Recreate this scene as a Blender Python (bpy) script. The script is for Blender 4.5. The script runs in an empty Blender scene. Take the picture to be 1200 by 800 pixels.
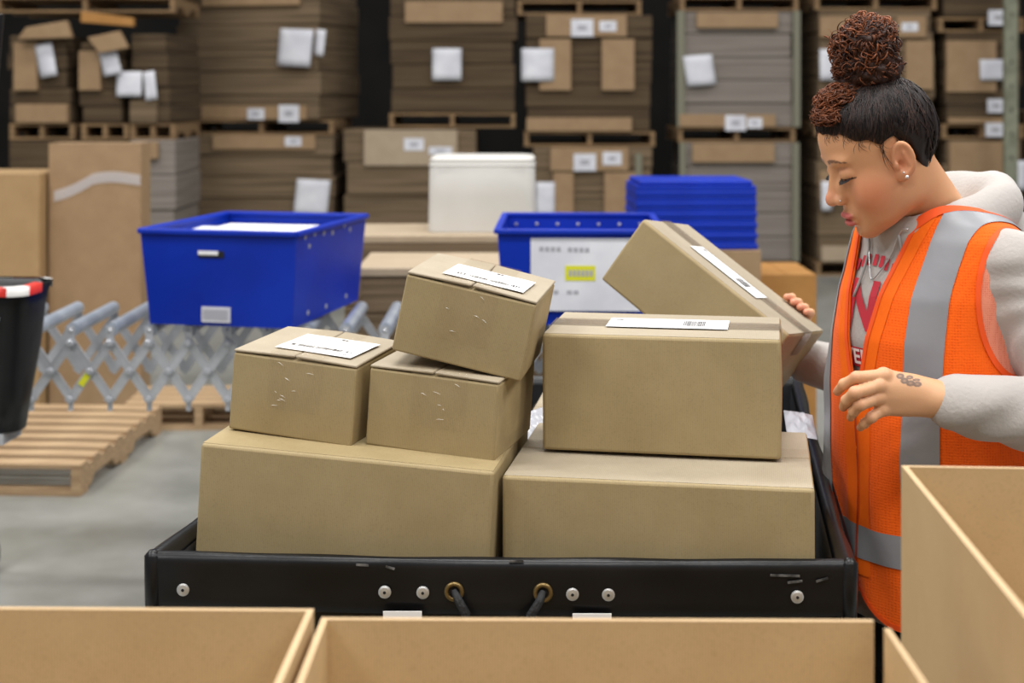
import bpy, bmesh, math, random
import numpy as np
from mathutils import Vector, Matrix, Euler

# ------------------------------------------------------------------ camera, world, lights
scene = bpy.context.scene
COL = scene.collection
F = 1666.667          # focal length in pixels of a 1200 px wide frame
HZ = 1.6              # camera height
cam_data = bpy.data.cameras.new('camera')
cam = bpy.data.objects.new('camera', cam_data)
COL.objects.link(cam)
cam.location = (0, 0, HZ)
cam.rotation_euler = (math.radians(90), 0, 0)
cam_data.lens = 50.0
cam_data.sensor_width = 36.0
cam_data.shift_y = -290.0 / 1200.0
cam_data.clip_start = 0.05
cam_data.dof.use_dof = True
cam_data.dof.focus_distance = 2.1
cam_data.dof.aperture_fstop = 4.6
scene.camera = cam

vs = scene.view_settings
vs.view_transform = 'Standard'
vs.look = 'None'
vs.exposure = -0.56
vs.gamma = 1.0
vs.use_curve_mapping = False

world = bpy.data.worlds.new('hall_light')
scene.world = world
world.use_nodes = True
world.node_tree.nodes['Background'].inputs[0].default_value = (0.95, 0.97, 1.0, 1)
world.node_tree.nodes['Background'].inputs[1].default_value = 0.35

def area(name, loc, sx, sy, power, rot=(0, 0, 0), col=(1, 0.985, 0.965)):
    l = bpy.data.lights.new(name, 'AREA')
    l.shape = 'RECTANGLE'; l.size = sx; l.size_y = sy; l.energy = power; l.color = col
    o = bpy.data.objects.new(name, l)
    COL.objects.link(o); o.location = loc; o.rotation_euler = rot
    return o
# rows of high-bay tubes under the roof of the hall
for ly, pw in ((-2.5, 265), (1.5, 285), (5.5, 235), (9.0, 130)):
    for lx in (-4.5, 0.0, 4.5):
        area('high_bay_light', (lx, ly, 6.5), 2.6, 0.7, pw)

# ------------------------------------------------------------------ helpers
random.seed(7)
rng = np.random.default_rng(7)

def lin(c):
    r = []
    for v in c[:3]:
        v = v / 255.0
        r.append(v / 12.92 if v <= 0.04045 else ((v + 0.055) / 1.055) ** 2.4)
    return (r[0], r[1], r[2], 1.0)

def P(x, y, d):
    """point that a pixel of the photograph shows at distance d"""
    return Vector(((x - 600) * d / F, d, HZ - (y - 110) * d / F))

def link(o, parent=None):
    COL.objects.link(o)
    if parent is not None:
        o.parent = parent
    return o

def empty(name, loc=(0, 0, 0), rot=(0, 0, 0), label=None, cat=None, group=None):
    o = bpy.data.objects.new(name, None)
    o.empty_display_size = 0.1
    COL.objects.link(o)
    o.location = loc; o.rotation_euler = rot
    return tag(o, label, cat, group)

def tag(o, label=None, cat=None, group=None, kind=None):
    if label: o['label'] = label
    if cat: o['category'] = cat
    if group: o['group'] = group
    if kind: o['kind'] = kind
    return o

def mesh_data(name, V, Fc, mat, smooth=False, col=None):
    me = bpy.data.meshes.new(name)
    V = np.asarray(V, dtype=float)
    if isinstance(Fc, np.ndarray):
        Fc = Fc.tolist()
    me.from_pydata(V.tolist(), [], Fc)
    if mat: me.materials.append(mat)
    if smooth:
        me.polygons.foreach_set('use_smooth', [True] * len(me.polygons))
    if col is not None:
        at = me.color_attributes.new('Col', 'FLOAT_COLOR', 'POINT')
        at.data.foreach_set('color', np.asarray(col, dtype=np.float32).ravel())
    me.update()
    return me

def mobj(name, V, Fc, mat, parent=None, smooth=False, col=None, loc=None, rot=None):
    o = bpy.data.objects.new(name, mesh_data(name, V, Fc, mat, smooth, col))
    link(o, parent)
    if loc is not None: o.location = loc
    if rot is not None: o.rotation_euler = rot
    return o

def inst(name, me, parent=None, loc=(0, 0, 0), rot=(0, 0, 0), scale=(1, 1, 1)):
    o = bpy.data.objects.new(name, me)
    link(o, parent)
    o.location = loc; o.rotation_euler = rot; o.scale = scale
    return o

class MB:
    """collects shapes that make up ONE part"""
    def __init__(s): s.V = []; s.F = []
    def add(s, V, Fc):
        n = len(s.V)
        s.V += [tuple(v) for v in V]
        s.F += [tuple(i + n for i in f) for f in Fc]
        return s
    def box(s, x0, x1, y0, y1, z0, z1):
        V = [(x0, y0, z0), (x1, y0, z0), (x1, y1, z0), (x0, y1, z0), (x0, y0, z1), (x1, y0, z1), (x1, y1, z1), (x0, y1, z1)]
        return s.add(V, [(0, 3, 2, 1), (4, 5, 6, 7), (0, 1, 5, 4), (1, 2, 6, 5), (2, 3, 7, 6), (3, 0, 4, 7)])
    def hexa(s, pts):
        return s.add(pts, [(0, 3, 2, 1), (4, 5, 6, 7), (0, 1, 5, 4), (1, 2, 6, 5), (2, 3, 7, 6), (3, 0, 4, 7)])
    def bar(s, a, b, w, t, up=(0, 1, 0)):
        a = Vector(a); b = Vector(b); d = (b - a).normalized(); u = Vector(up)
        v = d.cross(u).normalized() * (w / 2); u = u.normalized() * (t / 2)
        return s.hexa([a - v - u, a + v - u, a + v + u, a - v + u, b - v - u, b + v - u, b + v + u, b - v + u])
    def tube(s, pts, r, n=10, cap=True):
        pts = [Vector(p) for p in pts]
        rs = r if isinstance(r, (list, tuple)) else [r] * len(pts)
        base = len(s.V); prev = None
        for i, p in enumerate(pts):
            t = (pts[min(i + 1, len(pts) - 1)] - pts[max(i - 1, 0)]).normalized()
            if prev is None:
                prev = t.orthogonal().normalized()
            prev = (prev - t * prev.dot(t)).normalized()
            q = t.cross(prev)
            for k in range(n):
                a = 2 * math.pi * k / n
                s.V.append(tuple(p + (prev * math.cos(a) + q * math.sin(a)) * rs[i]))
        for i in range(len(pts) - 1):
            for k in range(n):
                a = base + i * n + k; b = base + i * n + (k + 1) % n
                s.F.append((a, b, b + n, a + n))
        if cap:
            s.F.append(tuple(base + k for k in reversed(range(n))))
            s.F.append(tuple(base + (len(pts) - 1) * n + k for k in range(n)))
        return s
    def disc(s, c, nrm, r, h, n=14, dome=0.0):
        c = Vector(c); nv = Vector(nrm).normalized(); u = nv.orthogonal().normalized(); v = nv.cross(u)
        base = len(s.V)
        for hh, rr in ((0, r), (h * .6, r), (h, r * .75)):
            for k in range(n):
                a = 2 * math.pi * k / n
                s.V.append(tuple(c + nv * hh + (u * math.cos(a) + v * math.sin(a)) * rr))
        for i in range(2):
            for k in range(n):
                a = base + i * n + k; b = base + i * n + (k + 1) % n
                s.F.append((a, b, b + n, a + n))
        s.V.append(tuple(c + nv * (h + dome)))
        t = len(s.V) - 1
        for k in range(n):
            s.F.append((base + 2 * n + k, base + 2 * n + (k + 1) % n, t))
        return s
    def torus(s, c, nrm, R, r, n=20, m=8):
        c = Vector(c); nv = Vector(nrm).normalized(); u = nv.orthogonal().normalized(); v = nv.cross(u)
        base = len(s.V)
        for i in range(n):
            a = 2 * math.pi * i / n; e = u * math.cos(a) + v * math.sin(a)
            for j in range(m):
                b = 2 * math.pi * j / m
                s.V.append(tuple(c + e * (R + r * math.cos(b)) + nv * (r * math.sin(b))))
        for i in range(n):
            for j in range(m):
                s.F.append((base + i * m + j, base + ((i + 1) % n) * m + j, base + ((i + 1) % n) * m + (j + 1) % m, base + i * m + (j + 1) % m))
        return s
    def data(s, name, mat, smooth=False): return mesh_data(name, s.V, s.F, mat, smooth)
    def build(s, name, mat, parent=None, smooth=False, bevel=0, loc=None, rot=None):
        o = mobj(name, s.V, s.F, mat, parent, smooth, None, loc, rot)
        if bevel:
            m = o.modifiers.new('bevel', 'BEVEL'); m.width = bevel; m.segments = 2; m.limit_method = 'ANGLE'
        return o

# ------------------------------------------------------------------ materials
def mat(name, col, rough=0.6, metal=0.0, col2=None, nscale=8.0, contrast=(0.35, 0.65), bump=0.0, bscale=80.0,
        bstretch=(1, 1, 1), stretch=(1, 1, 1), spec=0.5, attr=False, sheen=0.0, alpha=1.0, sss=0.0, coat=0.0):
    m = bpy.data.materials.new(name); m.use_nodes = True
    nt = m.node_tree; N = nt.nodes; L = nt.links
    b = N['Principled BSDF']
    b.inputs['Base Color'].default_value = lin(col)
    b.inputs['Roughness'].default_value = rough
    b.inputs['Metallic'].default_value = metal
    b.inputs['Specular IOR Level'].default_value = spec
    b.inputs['Sheen Weight'].default_value = sheen
    b.inputs['Coat Weight'].default_value = coat
    b.inputs['Alpha'].default_value = alpha
    if sss:
        b.inputs['Subsurface Weight'].default_value = sss
        b.inputs['Subsurface Radius'].default_value = (0.01, 0.004, 0.002)
        b.inputs['Subsurface Scale'].default_value = 1.0
    tc = N.new('ShaderNodeTexCoord')
    if attr:
        a = N.new('ShaderNodeVertexColor'); a.layer_name = 'Col'
        L.new(a.outputs['Color'], b.inputs['Base Color'])
    elif col2 is not None:
        mp = N.new('ShaderNodeMapping'); mp.inputs['Scale'].default_value = stretch
        nz = N.new('ShaderNodeTexNoise'); nz.inputs['Scale'].default_value = nscale; nz.inputs['Detail'].default_value = 5
        rp = N.new('ShaderNodeValToRGB')
        rp.color_ramp.elements[0].position = contrast[0]; rp.color_ramp.elements[0].color = lin(col)
        rp.color_ramp.elements[1].position = contrast[1]; rp.color_ramp.elements[1].color = lin(col2)
        L.new(tc.outputs['Object'], mp.inputs[0]); L.new(mp.outputs[0], nz.inputs['Vector'])
        L.new(nz.outputs['Fac'], rp.inputs[0]); L.new(rp.outputs[0], b.inputs['Base Color'])
    if bump:
        mp2 = N.new('ShaderNodeMapping'); mp2.inputs['Scale'].default_value = bstretch
        n2 = N.new('ShaderNodeTexNoise'); n2.inputs['Scale'].default_value = bscale; n2.inputs['Detail'].default_value = 4
        bp = N.new('ShaderNodeBump'); bp.inputs['Strength'].default_value = bump; bp.inputs['Distance'].default_value = 0.004
        L.new(tc.outputs['Object'], mp2.inputs[0]); L.new(mp2.outputs[0], n2.inputs['Vector'])
        L.new(n2.outputs['Fac'], bp.inputs['Height']); L.new(bp.outputs[0], b.inputs['Normal'])
    return m

def cardboard(name, col, col2, axis='X', flute=150.0, amount=0.25, fleck=True):
    """kraft board: soft mottling, faint flutes along one axis, tiny flecks"""
    m = bpy.data.materials.new(name); m.use_nodes = True
    nt = m.node_tree; N = nt.nodes; L = nt.links; b = N['Principled BSDF']
    b.inputs['Roughness'].default_value = 0.62
    b.inputs['Specular IOR Level'].default_value = 0.35
    tc = N.new('ShaderNodeTexCoord')
    nz = N.new('ShaderNodeTexNoise'); nz.inputs['Scale'].default_value = 9; nz.inputs['Detail'].default_value = 8; nz.inputs['Roughness'].default_value = 0.7
    rp = N.new('ShaderNodeValToRGB')
    rp.color_ramp.elements[0].position = 0.3; rp.color_ramp.elements[0].color = lin(col)
    rp.color_ramp.elements[1].position = 0.7; rp.color_ramp.elements[1].color = lin(col2)
    L.new(tc.outputs['Object'], nz.inputs['Vector']); L.new(nz.outputs['Fac'], rp.inputs[0])
    wv = N.new('ShaderNodeTexWave'); wv.bands_direction = axis; wv.inputs['Scale'].default_value = flute
    wv.inputs['Distortion'].default_value = 1.2; wv.inputs['Detail'].default_value = 1; wv.inputs['Detail Scale'].default_value = 0.4
    L.new(tc.outputs['Object'], wv.inputs['Vector'])
    mx = N.new('ShaderNodeMixRGB'); mx.blend_type = 'MULTIPLY'; mx.inputs[0].default_value = amount
    L.new(rp.outputs[0], mx.inputs[1]); L.new(wv.outputs['Color'], mx.inputs[2])
    last = mx
    if fleck:
        n3 = N.new('ShaderNodeTexNoise'); n3.inputs['Scale'].default_value = 420; n3.inputs['Detail'].default_value = 2
        r3 = N.new('ShaderNodeValToRGB'); r3.color_ramp.elements[0].position = 0.3; r3.color_ramp.elements[0].color = (0.8, 0.8, 0.8, 1)
        r3.color_ramp.elements[1].position = 0.45; r3.color_ramp.elements[1].color = (1, 1, 1, 1)
        m3 = N.new('ShaderNodeMixRGB'); m3.blend_type = 'MULTIPLY'; m3.inputs[0].default_value = 0.6
        L.new(tc.outputs['Object'], n3.inputs['Vector']); L.new(n3.outputs['Fac'], r3.inputs[0])
        L.new(mx.outputs[0], m3.inputs[1]); L.new(r3.outputs[0], m3.inputs[2]); last = m3
    L.new(last.outputs[0], b.inputs['Base Color'])
    bp = N.new('ShaderNodeBump'); bp.inputs['Strength'].default_value = 0.12; bp.inputs['Distance'].default_value = 0.002
    L.new(wv.outputs['Fac'], bp.inputs['Height']); L.new(bp.outputs[0], b.inputs['Normal'])
    return m

def flats_mat(name, c1, c2, dens=62.0):
    """edges of stacked flat board: fine uneven horizontal layers"""
    m = bpy.data.materials.new(name); m.use_nodes = True
    nt = m.node_tree; N = nt.nodes; L = nt.links; b = N['Principled BSDF']
    b.inputs['Roughness'].default_value = 0.85; b.inputs['Specular IOR Level'].default_value = 0.15
    tc = N.new('ShaderNodeTexCoord'); mp = N.new('ShaderNodeMapping'); mp.inputs['Scale'].default_value = (1.2, 1.2, dens)
    nz = N.new('ShaderNodeTexNoise'); nz.inputs['Scale'].default_value = 1.0; nz.inputs['Detail'].default_value = 6
    rp = N.new('ShaderNodeValToRGB'); rp.color_ramp.elements[0].position = 0.33; rp.color_ramp.elements[0].color = lin(c1)
    rp.color_ramp.elements[1].position = 0.66; rp.color_ramp.elements[1].color = lin(c2)
    L.new(tc.outputs['Object'], mp.inputs[0]); L.new(mp.outputs[0], nz.inputs['Vector'])
    L.new(nz.outputs['Fac'], rp.inputs[0]); L.new(rp.outputs[0], b.inputs['Base Color'])
    bp = N.new('ShaderNodeBump'); bp.inputs['Strength'].default_value = 0.4; bp.inputs['Distance'].default_value = 0.01
    L.new(nz.outputs['Fac'], bp.inputs['Height']); L.new(bp.outputs[0], b.inputs['Normal'])
    return m

def tape_mat(name, tint, clear=0.72, rough=0.12):
    m = bpy.data.materials.new(name); m.use_nodes = True
    nt = m.node_tree; N = nt.nodes; L = nt.links; b = N['Principled BSDF']
    b.inputs['Base Color'].default_value = lin(tint); b.inputs['Roughness'].default_value = rough
    b.inputs['Alpha'].default_value = 1.0 - clear
    b.inputs['Specular IOR Level'].default_value = 0.9
    tc = N.new('ShaderNodeTexCoord'); nz = N.new('ShaderNodeTexNoise'); nz.inputs['Scale'].default_value = 45; nz.inputs['Detail'].default_value = 3
    bp = N.new('ShaderNodeBump'); bp.inputs['Strength'].default_value = 0.9; bp.inputs['Distance'].default_value = 0.004
    L.new(tc.outputs['Object'], nz.inputs['Vector']); L.new(nz.outputs['Fac'], bp.inputs['Height']); L.new(bp.outputs[0], b.inputs['Normal'])
    return m

M = {}
M['kraft'] = cardboard('kraft_board', (160, 141, 102), (172, 153, 114), 'X', 150, 0.12)
M['kraft_dark'] = cardboard('kraft_board_brown', (166, 135, 94), (178, 147, 106), 'X', 150, 0.12)
M['kraft_lit'] = cardboard('kraft_board_lit', (164, 151, 129), (176, 163, 141), 'X', 150, 0.10)  # lid copy of the kraft board, paled to carry light on the tops
M['kraft_orange'] = cardboard('kraft_board_orange', (168, 118, 60), (182, 132, 72), 'X', 60, 0.1)
M['kraft_open'] = cardboard('kraft_board_open_carton', (204, 173, 127), (214, 184, 138), 'X', 120, 0.14)
M['board_edge'] = cardboard('kraft_board_cut_edge', (214, 184, 142), (202, 170, 128), 'X', 300, 0.3)
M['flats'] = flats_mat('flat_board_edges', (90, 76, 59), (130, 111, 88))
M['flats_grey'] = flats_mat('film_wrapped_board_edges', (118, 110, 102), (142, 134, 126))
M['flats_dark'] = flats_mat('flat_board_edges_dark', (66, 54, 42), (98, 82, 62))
M['board_bg'] = cardboard('distant_kraft', (150, 122, 90), (164, 136, 103), 'X', 30, 0.08, False)
M['board_bg_pale'] = cardboard('distant_kraft_pale', (166, 148, 124), (178, 160, 136), 'X', 30, 0.06, False)
M['tape'] = tape_mat('clear_tape', (176, 154, 120), 0.88, 0.16)
M['tape_grey'] = tape_mat('clear_tape_over_seam', (150, 135, 118), 0.45, 0.15)
M['film'] = tape_mat('stretch_film', (225, 225, 230), 0.55, 0.2)
M['paper'] = mat('label_paper', (238, 237, 236), 0.55)
M['sheet'] = mat('printer_paper', (225, 226, 232), 0.6, col2=(205, 206, 214), nscale=6)
M['ink'] = mat('label_ink', (62, 62, 66), 0.6)
M['ink_soft'] = mat('faded_ink', (165, 165, 172), 0.6)
M['yellow'] = mat('yellow_sticker', (214, 214, 40), 0.5)
M['blue'] = mat('blue_tote_plastic', (2, 40, 156), 0.45, col2=(5, 48, 172), nscale=4, bump=0.12, bscale=25, spec=0.3)
M['white_plastic'] = mat('white_tub_plastic', (206, 204, 199), 0.45, col2=(198, 195, 188), nscale=3)
M['vinyl'] = mat('black_vinyl', (13, 13, 14), 0.33, col2=(24, 24, 26), nscale=7, bump=0.35, bscale=14, spec=0.32)
M['vinyl_in'] = mat('black_vinyl_lining', (24, 25, 28), 0.45, col2=(44, 46, 50), nscale=10, bump=0.4, bscale=12)
M['scuff'] = mat('scuffed_vinyl', (120, 118, 116), 0.6, col2=(40, 40, 40), nscale=60)
M['red_tape'] = mat('red_edge_tape', (120, 42, 38), 0.5, col2=(70, 34, 34), nscale=20)
M['red'] = mat('red_hazard_tape', (205, 48, 36), 0.45)
M['white_tape'] = mat('white_hazard_tape', (222, 220, 216), 0.45)
M['rivet'] = mat('aluminium_rivet', (200, 200, 198), 0.38, 0.7)
M['dark'] = mat('recess_shade', (16, 16, 17), 0.7)  # near-black colour for the shade inside holes and slots; nothing is cut
M['brass'] = mat('brass_eyelet', (124, 104, 66), 0.38, 0.8)
M['cord'] = mat('black_cord', (24, 24, 26), 0.7, bump=0.5, bscale=200)
M['steel'] = mat('zinc_steel', (206, 208, 212), 0.3, 0.45, col2=(180, 184, 190), nscale=12)
M['roller'] = mat('galvanised_roller', (198, 206, 216), 0.3, 0.5, col2=(172, 182, 196), nscale=9)
M['rubber'] = mat('grey_rubber', (70, 70, 72), 0.6)
M['wood'] = mat('pallet_wood', (188, 160, 124), 0.75, col2=(152, 124, 92), nscale=6, stretch=(0.6, 9, 9), bump=0.2, bscale=30, bstretch=(0.4, 6, 6))
M['wood_bg'] = mat('pallet_wood_weathered', (150, 120, 84), 0.8, col2=(112, 88, 60), nscale=5, stretch=(0.6, 9, 9))
M['post'] = mat('rack_upright_paint', (134, 136, 116), 0.55, col2=(108, 110, 92), nscale=10)
M['corner'] = mat('corner_board', (120, 118, 100), 0.7)
M['poly'] = mat('poly_mailer_film', (176, 178, 186), 0.3, bump=0.6, bscale=18)

# ------------------------------------------------------------------ the setting
def floor_mat():
    m = bpy.data.materials.new('sealed_concrete'); m.use_nodes = True
    nt = m.node_tree; N = nt.nodes; L = nt.links; b = N['Principled BSDF']
    tc = N.new('ShaderNodeTexCoord')
    n1 = N.new('ShaderNodeTexNoise'); n1.inputs['Scale'].default_value = 1.6; n1.inputs['Detail'].default_value = 9; n1.inputs['Roughness'].default_value = 0.65
    rp = N.new('ShaderNodeValToRGB'); rp.color_ramp.elements[0].position = 0.32; rp.color_ramp.elements[0].color = lin((116, 117, 111))
    rp.color_ramp.elements[1].position = 0.7; rp.color_ramp.elements[1].color = lin((152, 152, 147))
    L.new(tc.outputs['Object'], n1.inputs['Vector']); L.new(n1.outputs['Fac'], rp.inputs[0]); L.new(rp.outputs[0], b.inputs['Base Color'])
    r2 = N.new('ShaderNodeMapRange'); r2.inputs[3].default_value = 0.22; r2.inputs[4].default_value = 0.5
    L.new(n1.outputs['Fac'], r2.inputs[0]); L.new(r2.outputs[0], b.inputs['Roughness'])
    return m
fl = MB().box(-14, 14, -4, 18.2, -0.2, 0).build('floor', floor_mat()); tag(fl, kind='structure')
bw = MB().box(-14, 14, 18.0, 18.2, 0, 7.0).build('wall_back', mat('far_wall_shade', (34, 31, 28), 0.9, col2=(22, 20, 18), nscale=1.5)); tag(bw, kind='structure')  # near-black colour stands in for the unlit depth behind the stacks
# ------------------------------------------------------------------ cartons
def rounded_box(w, d, h, bulge, seed, n=8):
    """closed board box, walls slightly bowed; origin at centre of the base"""
    bm = bmesh.new()
    bmesh.ops.create_cube(bm, size=1.0)
    bmesh.ops.subdivide_edges(bm, edges=bm.edges[:], cuts=n - 1, use_grid_fill=True)
    r = random.Random(seed)
    k = [bulge * r.uniform(0.5, 1.2) for _ in range(6)]
    V = []
    for v in bm.verts:
        x, y, z = v.co * 2
        X, Y, Z = x, y, z
        c = lambda a, b: math.cos(a * math.pi / 2) * math.cos(b * math.pi / 2)
        ox = oy = oz = 0
        if abs(x) > .999: ox = (1 if x > 0 else -1) * k[0 if x > 0 else 1] * c(y, z)
        if abs(y) > .999: oy = (1 if y > 0 else -1) * k[2 if y > 0 else 3] * c(x, z)
        if abs(z) > .999: oz = -0.5 * (1 if z > 0 else -1) * k[4] * c(x, y)
        v.co = Vector((x * w / 2 + ox, y * d / 2 + oy, (z + 1) / 2 * h + oz))
    return bm

def bm_obj(name, bm, m, parent, smooth=True, bevel=0.003, loc=None, rot=None):
    me = bpy.data.meshes.new(name); bm.to_mesh(me); bm.free(); me.materials.append(m)
    o = bpy.data.objects.new(name, me); link(o, parent)
    if bevel:
        md = o.modifiers.new('bevel', 'BEVEL'); md.width = bevel; md.segments = 3; md.limit_method = 'ANGLE'; md.angle_limit = math.radians(50)
    if smooth:
        me.polygons.foreach_set('use_smooth', [True] * len(me.polygons))
        me.set_sharp_from_angle(angle=math.radians(40))
    if loc is not None: o.location = loc
    if rot is not None: o.rotation_euler = rot
    return o

def strip(path, axis, half, lift=0.0, wob=0.0, seed=1, cols=7):
    """thin strip laid along a 2-D path (s, z); axis 'y': path runs in y and the strip is wide in x"""
    r = random.Random(seed); V = []; Fc = []
    for i, (s, z) in enumerate(path):
        for j in range(cols):
            t = -half + 2 * half * j / (cols - 1)
            q = r.uniform(0, wob)
            V.append((t, s, z + q) if axis == 'y' else (s, t, z + q))
    for i in range(len(path) - 1):
        for j in range(cols - 1):
            a = i * cols + j
            Fc.append((a, a + 1, a + cols + 1, a + cols))
    return V, Fc

def barcode(w, h, seed, kind):
    """printed marks of a shipping label, in label space (0..w, 0..h)"""
    r = random.Random(seed); mb = MB()
    def q(x0, x1, y0, y1): mb.add([(x0, y0, 0), (x1, y0, 0), (x1, y1, 0), (x0, y1, 0)], [(0, 1, 2, 3)])
    if kind == 'small':
        x = 0.10 * w
        while x < 0.92 * w:
            bw_ = r.choice((.0012, .0018, .0026)); hh = r.uniform(.06, .10) * h
            if r.random() < .86: q(x, x + bw_, (.24 - .0) * h, .24 * h + hh + .02 * h)
            x += bw_ + r.choice((.0009, .0014, .0022))
        q(.52 * w, .56 * w, .87 * h, .93 * h); q(.57 * w, .60 * w, .88 * h, .93 * h)
        for k in range(5): q(.80 * w + k * .026 * w, .80 * w + k * .026 * w + .018 * w, .10 * h, .125 * h)
    else:
        x = 0.63 * w
        while x < 0.80 * w:
            bw_ = r.choice((.0009, .0014)); q(x, x + bw_, .25 * h, .80 * h); x += bw_ + r.choice((.0008, .0013))
        for k in range(3): q(.05 * w, (.05 + r.uniform(.05, .09)) * w, (.84 - .07 * k) * h, (.87 - .07 * k) * h)
        for k in range(4): q(.28 * w, (.28 + r.uniform(.08, .2)) * w, (.62 - .11 * k) * h, (.635 - .11 * k) * h)
        q(.585 * w, .588 * w, .08 * h, .92 * h)
    return mb

def carton(label, fbl, eul, dims, tape='y', tape_w=0.055, tape_at=0.5, drop=0.06, lab=None, bulge=0.003, seed=1,
           body='kraft', top='kraft_lit', lift=0.0, tape_m='tape', group=None, streaks=False):
    w, d, h = dims
    R = Euler(eul, 'XYZ').to_matrix()
    base = Vector(fbl) + R @ Vector((w / 2, d / 2, 0))
    t = empty('carton', base, eul, label, 'box', group)
    th = 0.004
    if tape == 'x': th = 0.0005
    bm_obj('body', rounded_box(w, d, h - th - (0.001 if tape == 'y' else 0.0), bulge, seed), M[body], t, bevel=.003 if tape == 'y' else .005)
    r = random.Random(seed + 50)
    # the two closing flaps of the lid, a hair apart along the seam
    for s in (-1, 1):
        mb = MB(); n = 8
        g = 0.0012
        V = []; Fc = []
        for i in range(n + 1):
            for j in range(n + 1):
                u = i / n; v = j / n
                if tape == 'y':
                    x = s * (g + u * (w / 2 - g)); y = -d / 2 + v * d
                else:
                    x = -w / 2 + .002 + v * (w - .004); y = s * (g + u * (d / 2 - g - .0045))
                e = math.sin(v * math.pi)
                z = h - th + lift * (1 - u) * (0.4 + 0.6 * abs(2 * v - 1)) - 0.002 * (1 - u) * e * 0.6
                V.append((x, y, z)); 
        nn = len(V)
        V += [(x, y, z + th) for x, y, z in V]
        idx = lambda i, j: i * (n + 1) + j
        for i in range(n):
            for j in range(n):
                a, b, c, e = idx(i, j), idx(i + 1, j), idx(i + 1, j + 1), idx(i, j + 1)
                Fc.append((a, e, c, b)); Fc.append((a + nn, b + nn, c + nn, e + nn))
        ring = [idx(i, 0) for i in range(n + 1)] + [idx(n, j) for j in range(1, n + 1)] + [idx(i, n) for i in range(n - 1, -1, -1)] + [idx(0, j) for j in range(n - 1, 0, -1)]
        for a, b in zip(ring, ring[1:] + ring[:1]): Fc.append((a, b, b + nn, a + nn))
        o = mobj('flap', V, Fc, M[top], t)
        bm = bmesh.new(); bm.from_mesh(o.data); bmesh.ops.recalc_face_normals(bm, faces=bm.faces[:]); bm.to_mesh(o.data); bm.free()
        o.modifiers.new('bevel', 'BEVEL').width = 0.0012 if tape == 'y' else .0005
        o.modifiers['bevel'].limit_method = 'ANGLE'
    # tape over the seam and down both ends
    L2 = (d if tape == 'y' else w) / 2
    z1 = h + 0.0012 + lift
    path = [(-L2 - bulge - .0015, h - drop), (-L2 - bulge - .0015, h - drop * .6), (-L2 - bulge * .5 - .0016, h - drop * .25), (-L2 - .001, h - 0.002)]
    path += [(-L2 + 2 * L2 * k / 10, z1) for k in range(11)]
    path += [(-a, b) for a, b in reversed(path[:4])]
    V, Fc = strip(path, tape, tape_w / 2, wob=0.0006, seed=seed)
    off = ((w if tape == 'y' else d) * (tape_at - 0.5))
    V = [(x + off, y, z) if tape == 'y' else (x, y + off, z) for x, y, z in V]
    to = mobj('tape', V, Fc, M[tape_m], t, True)
    if streaks:      # pale slivers paint the gloss streaks along creases in the tape
        for k in range(streaks):
            x0 = off + r.uniform(-tape_w * .42, tape_w * .36); zz = h - r.uniform(0.006, drop * .95)
            ln = r.uniform(.003, .014); sl = r.uniform(-.6, .3)
            pts = [(x0 + ln * u, -L2 - bulge - .0022, zz + sl * ln * u + .0004 * math.sin(u * 5)) for u in (0, .33, .66, 1)]
            MB().tube(pts, [.0001, .0004, .0003, .0001], 5).build('tape_crease_glint', M['crease_glint'], to, True)
    if lab:
        lx, ly, lw, lh, lz, kind = lab           # centre, size, turn
        lo = empty_part('shipping_label', t, (lx, ly, h + lift * .6 + 0.0016), (0, 0, lz))
        n = 6; V = []; Fc = []
        rr = random.Random(seed + 9)
        for i in range(n + 1):
            for j in range(n + 1):
                V.append((-lw / 2 + lw * i / n, -lh / 2 + lh * j / n, rr.uniform(0, .0004)))
        for i in range(n):
            for j in range(n):
                a = i * (n + 1) + j; Fc.append((a, a + n + 1, a + n + 2, a + 1))
        lo.data = mesh_data('shipping_label', V, Fc, M['paper'])
        bc = barcode(lw, lh, seed + 3, kind)
        bc.V = [(x - lw / 2, y - lh / 2, z + .0009) for x, y, z in bc.V]
        tag(bc.build('label_print', M['ink'], lo), kind='stuff')
    return t

def empty_part(name, parent, loc, rot):
    me = bpy.data.meshes.new(name)
    o = bpy.data.objects.new(name, me); link(o, parent); o.location = loc; o.rotation_euler = rot
    return o

M['crease_glint'] = mat('tape_crease_glint', (225, 220, 212), 0.25, spec=0.9)
dg = math.radians
# large pair at the bottom, a medium one on the right, three small ones on the left, one in the hand
carton('large flat-lying brown carton under the three small cartons, left in the black cart', (-.4655, 2.063, .832), (0, dg(3.2), dg(-9)), (.432, .34, .263),
       'x', .06, .5, .08, None, .004, 11, 'kraft', 'kraft')
carton('large brown carton under the medium labelled carton, beside the cart rim', (-.0135, 2.030, .7935), (0, dg(-.2), dg(-9.9)), (.437, .335, .262),
       'x', .06, .55, .08, None, .0045, 12, 'kraft', 'kraft_lit')
carton('medium brown carton with a long white label, flat on top of a large carton', (.0465, 2.1602, 1.0595), (0, dg(-.2), dg(-10.7)), (.356, .22, .177),
       'x', .062, .52, .05, (.004, .004, .188, .085, 0, 'long'), .003, 13, 'kraft', 'kraft_lit', tape_m='tape_grey')
carton('small taped carton with a white label, standing apart from the stacked small pair', (-.4268, 2.1408, 1.0965), (dg(.8), dg(4.7), dg(-14.5)), (.197, .2, .121),
       'y', .085, .52, .08, (.018, -.012, .125, .115, dg(-3), 'small'), .0025, 14, 'kraft', 'kraft_lit', .003, streaks=9)
carton('small taped carton under the tilted small carton', (-.2174, 2.1057, 1.0815), (dg(.6), dg(4.2), dg(-15.5)), (.199, .205, .119),
       'y', .085, .55, .08, None, .0025, 15, 'kraft', 'kraft_lit', .002, streaks=6)
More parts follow.
